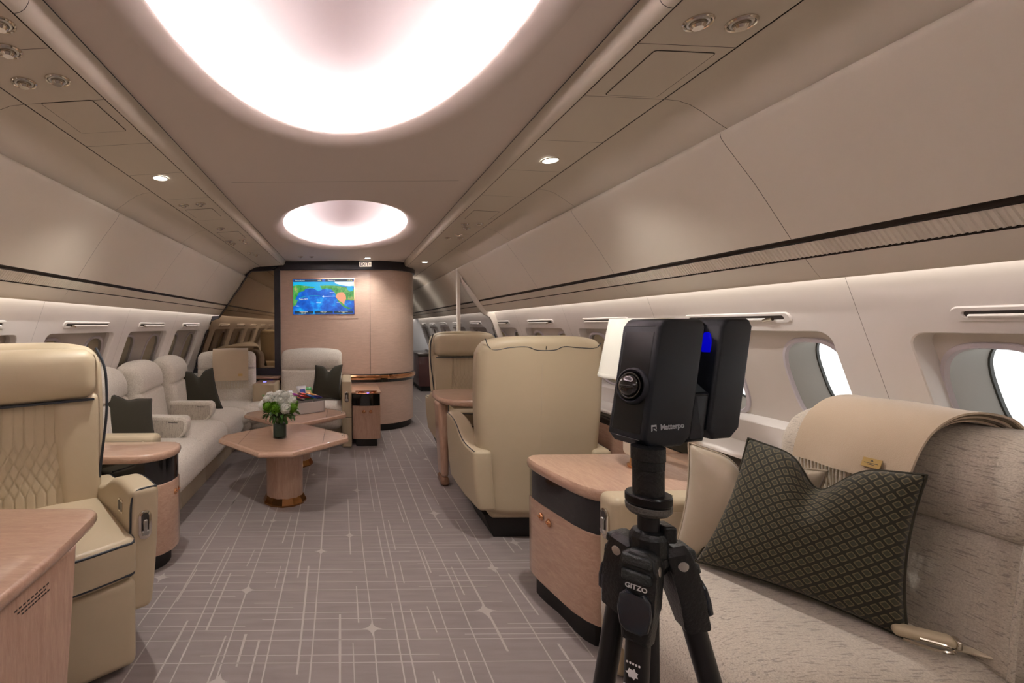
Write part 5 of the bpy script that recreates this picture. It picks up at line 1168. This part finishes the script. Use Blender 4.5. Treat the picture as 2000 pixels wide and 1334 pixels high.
bm = B(); lathe([(0, zz(1120)), (26 * pxm, zz(1115)), (38 * pxm, zz(1092)), (36 * pxm, zz(1078)), (0, zz(1076))], 9, bm); mk('shoulder', bm, M_CAST, tp, angle=20)
Ztop = zz(1092)
def leg(name, az, spread, front=False):
    """az: direction on the ground the leg leans towards"""
    d = Vector((math.cos(R(az)), math.sin(R(az)), 0)); top = Vector((0, 0, Ztop)) + d * 0.038; L = top.z / math.cos(R(spread)); dirn = (d * math.sin(R(spread)) + Vector((0, 0, -math.cos(R(spread))))).normalized()
    def pt(t): return top + dirn * t
    side_ = d.cross(Vector((0, 0, 1))).normalized(); outw = side_.cross(dirn).normalized() if False else (d - dirn * d.dot(dirn)).normalized()
    a = mk(name, tube([pt(0.085), pt(0.33), pt(0.3301), pt(0.60), pt(0.6001), pt(L - 0.03)], 0.0165, 18, taper=lambda t: 1 - 0.0 if t < 0.3 else (0.86 if t < 0.7 else 0.74)), M_CARBON, tp)
    # cast hinge: flat tapered block
    Mx = Matrix((( side_.x, outw.x, -dirn.x, 0), (side_.y, outw.y, -dirn.y, 0), (side_.z, outw.z, -dirn.z, 0), (0, 0, 0, 1)))
    bm = prism([(-0.023, 0.018), (-0.026, -0.005), (-0.024, -0.055), (-0.018, -0.105), (0.018, -0.105), (0.024, -0.055), (0.026, -0.005), (0.023, 0.018), (0.012, 0.026), (-0.012, 0.026)], -0.019, 0.019, 'y', 0.006, 3)
    bm.transform(Mx); h = mk('hinge', bm, M_CAST, a, top, angle=30)
    bm = B()
    for s in (1, -1): lathe([(0, 0.0265), (0.004, 0.0265), (0.0085, 0.025), (0.010, 0.021), (0.010, 0.015)], 20, bm) if s > 0 else None
    bm.transform(Mx @ Matrix.Rotation(R(90), 4, 'Y')); mk('bolt', bm, M_STEEL, a, top)
    bm = B(); lathe([(0, 0.0265), (0.004, 0.0265), (0.0085, 0.025), (0.010, 0.021), (0.010, 0.015)], 20, bm)
    bm.transform(Mx @ Matrix.Rotation(R(-90), 4, 'Y')); mk('bolt', bm, M_STEEL, a, top)
    # angle stop paddle on the outside
    bm = prism([(-0.021, -0.040), (-0.023, -0.060), (-0.019, -0.082), (-0.010, -0.090), (0.010, -0.090), (0.019, -0.082), (0.023, -0.060), (0.021, -0.040), (0.012, -0.030), (0, -0.040), (-0.012, -0.030)], 0.017, 0.027, 'y', 0.004, 3); bm.transform(Mx); mk('angle_stop', bm, mat('blue_black_plastic', (0.014, 0.02, 0.03), 0.25, coat=0.4), a, top, angle=30)
    for z0 in (0.012, -0.010):
        bm = soft_box(0.040, 0.012, 0.016, 0.004, (2, 1, 1), ctr=(0, 0.020, z0)); bm.transform(Mx); mk('hinge_rib', bm, mat('worn_edge_metal', (0.05, 0.055, 0.055), 0.35, metal=0.5, bump=(300, 1.0)), a, top)
    for t in (0.345, 0.615): bm = tube([pt(t - 0.02), pt(t + 0.02)], 0.0195, 12); mk('twist_lock', bm, M_RUBBER, a, angle=30)
    bm = tube([pt(L - 0.05), pt(L - 0.008)], 0.015, 12); mk('rubber_foot', bm, M_RUBBER, a, angle=30)
    return a, top, pt, side_, outw, dirn
lgA = leg('leg', -138, 9)
mk('centre_column', tube([(0, 0, zz(1110)), (0, 0, 0.55)], 0.0135, 20), M_RUBBER, tp, angle=30)
lgB = leg('leg', -6, 15)
lgC = leg('leg', 112, 10)
a, top, pt, side_, outw, dirn = lgA
ex = -side_; nrm_ = outw
def onleg(t, r): return tuple(pt(t) + nrm_ * r)
mk('maker_lettering', text_bm('GITZO', 0.0098, True, M=frame_mat(onleg(0.026, 0.0198), ex, -dirn)), M_WHITE, a, smooth=False)
mk('leg_lettering', text_bm('G-LOCK', 0.0068, True, M=frame_mat(onleg(0.185, 0.0172), ex, -dirn)), M_WHITE, a, smooth=False)
mk('leg_lettering', text_bm('3530', 0.013, False, M=frame_mat(onleg(0.170, 0.0172), ex, -dirn)), M_WHITE, a, smooth=False)
bm = B(); rn = random.Random(4)
Mf = frame_mat(onleg(0.148, 0.0172), ex, -dirn)
prism([(math.cos(2 * math.pi * k / 14) * (0.009 if k % 2 else 0.0062) * (1 + rn.uniform(-.2, .2)), math.sin(2 * math.pi * k / 14) * (0.008 if k % 2 else 0.005)) for k in range(14)], 0, 0.0004, 'z', bm=bm)
for k in range(5): prism(rrect(-0.008 + k * 0.004, 0.014, 0.0025, 0.003, 0.0005, 1), 0, 0.0004, 'z', bm=bm)
bm.transform(Mf); mk('worn_decal', bm, M_WHITE, a, smooth=False)

# scanner: wedge shaped body in two blocks with a rotating mirror slot between them
SB = Vector(((1206.0 - 676) * k_, TY, 0))
sn_ = thing('scanner_camera', 'black 3D scanning camera with side lens standing on the tripod', 'camera', (TXc, TY, zz(878)))
phi = R(14); A_ = Vector((math.cos(phi), math.sin(phi), 0)); Bv = Vector((-math.sin(phi), math.cos(phi), 0)); UPv = Vector((0, 0, 1))
Mo = Matrix(((A_.x, Bv.x, 0, 0), (A_.y, Bv.y, 0, 0), (0, 0, 1, 0), (0, 0, 0, 1)))
# local: a along the broad side, b thickness (0 = broad face towards us), z up; origin above the neck
H_s = 0.207; bx0 = -0.062
def sh(a_, z): return a_ + 0.038 * z / H_s      # the block leans
def blk(a0, a1, b0, b1, z0, z1, rt=0.012, rb=0.012, slant=None, bev=0.006):
    pts = [(sh(a0, z0) + rb, z0), (sh(a1, z0) - rb, z0), (sh(a1, z0 + rb), z0 + rb), (sh(a1, z1 - rt), z1 - rt), (sh(a1, z1) - rt * 0.6, z1 - rt * 0.2), (sh(a1, z1) - rt, z1), (sh(a0, z1) + rt, z1), (sh(a0, z1) + rt * 0.5, z1 - rt * 0.2), (sh(a0, z1 - rt), z1 - rt), (sh(a0, z0 + rb), z0 + rb)]
    bm = prism(pts, b0, b1, 'y', bev, 4); bm.transform(Mo); return bm
a0 = -0.010
mk('front_housing', blk(a0, a0 + 0.094, 0.0, 0.075, 0.0, H_s, 0.014, 0.014), M_BODY, sn_, angle=40)
mk('rear_housing', blk(a0 + 0.128, a0 + 0.196, 0.0, 0.075, 0.006, H_s, 0.014, 0.016), M_BODY, sn_, angle=40)
mk('middle_block', blk(a0 + 0.092, a0 + 0.128, 0.004, 0.072, 0.003, 0.085, 0.004, 0.002), M_BODY, sn_, angle=40)
bm = prism([(0.006, 0.085), (0.070, 0.085), (0.070, 0.122), (0.058, 0.126)], a0 + 0.104, a0 + 0.136, 'x'); bm.transform(Mo); mk('ramp', bm, mat('grey_ramp_plastic', (0.07, 0.09, 0.10), 0.4), sn_, smooth=False)
mk('slot_back', blk(a0 + 0.090, a0 + 0.132, 0.030, 0.070, 0.08, H_s - 0.006, 0.004, 0.002), M_BODYF, sn_, angle=40)
bm = prism(oval(0.022, 0.160, 0.008, 0.024, 20, 2), a0 + 0.1555, a0 + 0.166, 'x'); bm.transform(Mo); mk('blue_window', bm, M_BLUE, sn_)
bm = prism(oval(a0 + 0.127, 0.178, 0.009, 0.014, 20, 2), 0.022, 0.031, 'y'); bm.transform(Mo); mk('blue_ring', bm, mat('white_ring', (0.8, 0.8, 0.85), 0.3), sn_)
bm = prism(oval(a0 + 0.127, 0.178, 0.006, 0.011, 20, 2), 0.019, 0.023, 'y'); bm.transform(Mo); mk('blue_lens', bm, M_BLUE, sn_)
# lens on the narrow left face
xa = lambda z: sh(a0, z)
face = blk(a0 - 0.0006, a0 + 0.01, 0.008, 0.067, 0.012, H_s - 0.012, 0.010, 0.010, bev=0.002); mk('front_face', face, M_BODYF, sn_, angle=40)
zc = 0.096; Mr = Mo @ Matrix.Translation((xa(zc) - 0.001, 0.0345, zc)) @ Matrix.Rotation(R(-90 + 10.4), 4, 'Y')
bm = lathe([(0.031, 0.0), (0.030, 0.004), (0.027, 0.006), (0.024, 0.004), (0.0235, 0.001)], 40); bm.transform(Mr); mk('lens_ring', bm, M_BODY, sn_, angle=60)
bm = lathe([(0.0238, 0.001), (0.022, 0.008), (0.020, 0.0085), (0.0185, 0.007)], 40); bm.transform(Mr); mk('inner_ring', bm, M_LENS, sn_, angle=60)
bm = lathe([(0.0185, 0.002), (0.0185, 0.004)] + [(0.0185 * math.cos(t * math.pi / 40), 0.004 + 0.0165 * math.sin(t * math.pi / 40)) for t in range(1, 20)] + [(0, 0.0205)], 40); bm.transform(Mr); mk('lens_dome', bm, M_LENS, sn_, angle=180)
# maker's mark and word on the broad side
mk('wordmark', text_bm('Matterpo', 0.0125, True, M=Mo @ frame_mat((a0 + 0.058, -0.0004, 0.0335), (1, 0, 0.02), (0, 0, 1))), M_INK, sn_, smooth=False)
bm = B(); s_ = 0.0105
prism([(0, 0), (0.25, 0.12), (0.25, .72), (.85, .72), (.85, .42), (1, .35), (1, 1), (0, 1)], -0.0002, 0.0004, 'z', bm=bm); prism([(.45, 0.28), (.6, .2), (1.0, 0), (1.0, .22), (.6, .42), (.45, .5)], -0.0002, 0.0004, 'z', bm=bm)
bm.transform(Mo @ frame_mat((a0 + 0.0165, -0.0004, 0.0275), (1, 0, 0.02), (0, 0, 1)) @ Matrix.Scale(s_, 4)); mk('logo', bm, M_INK, sn_, smooth=False)
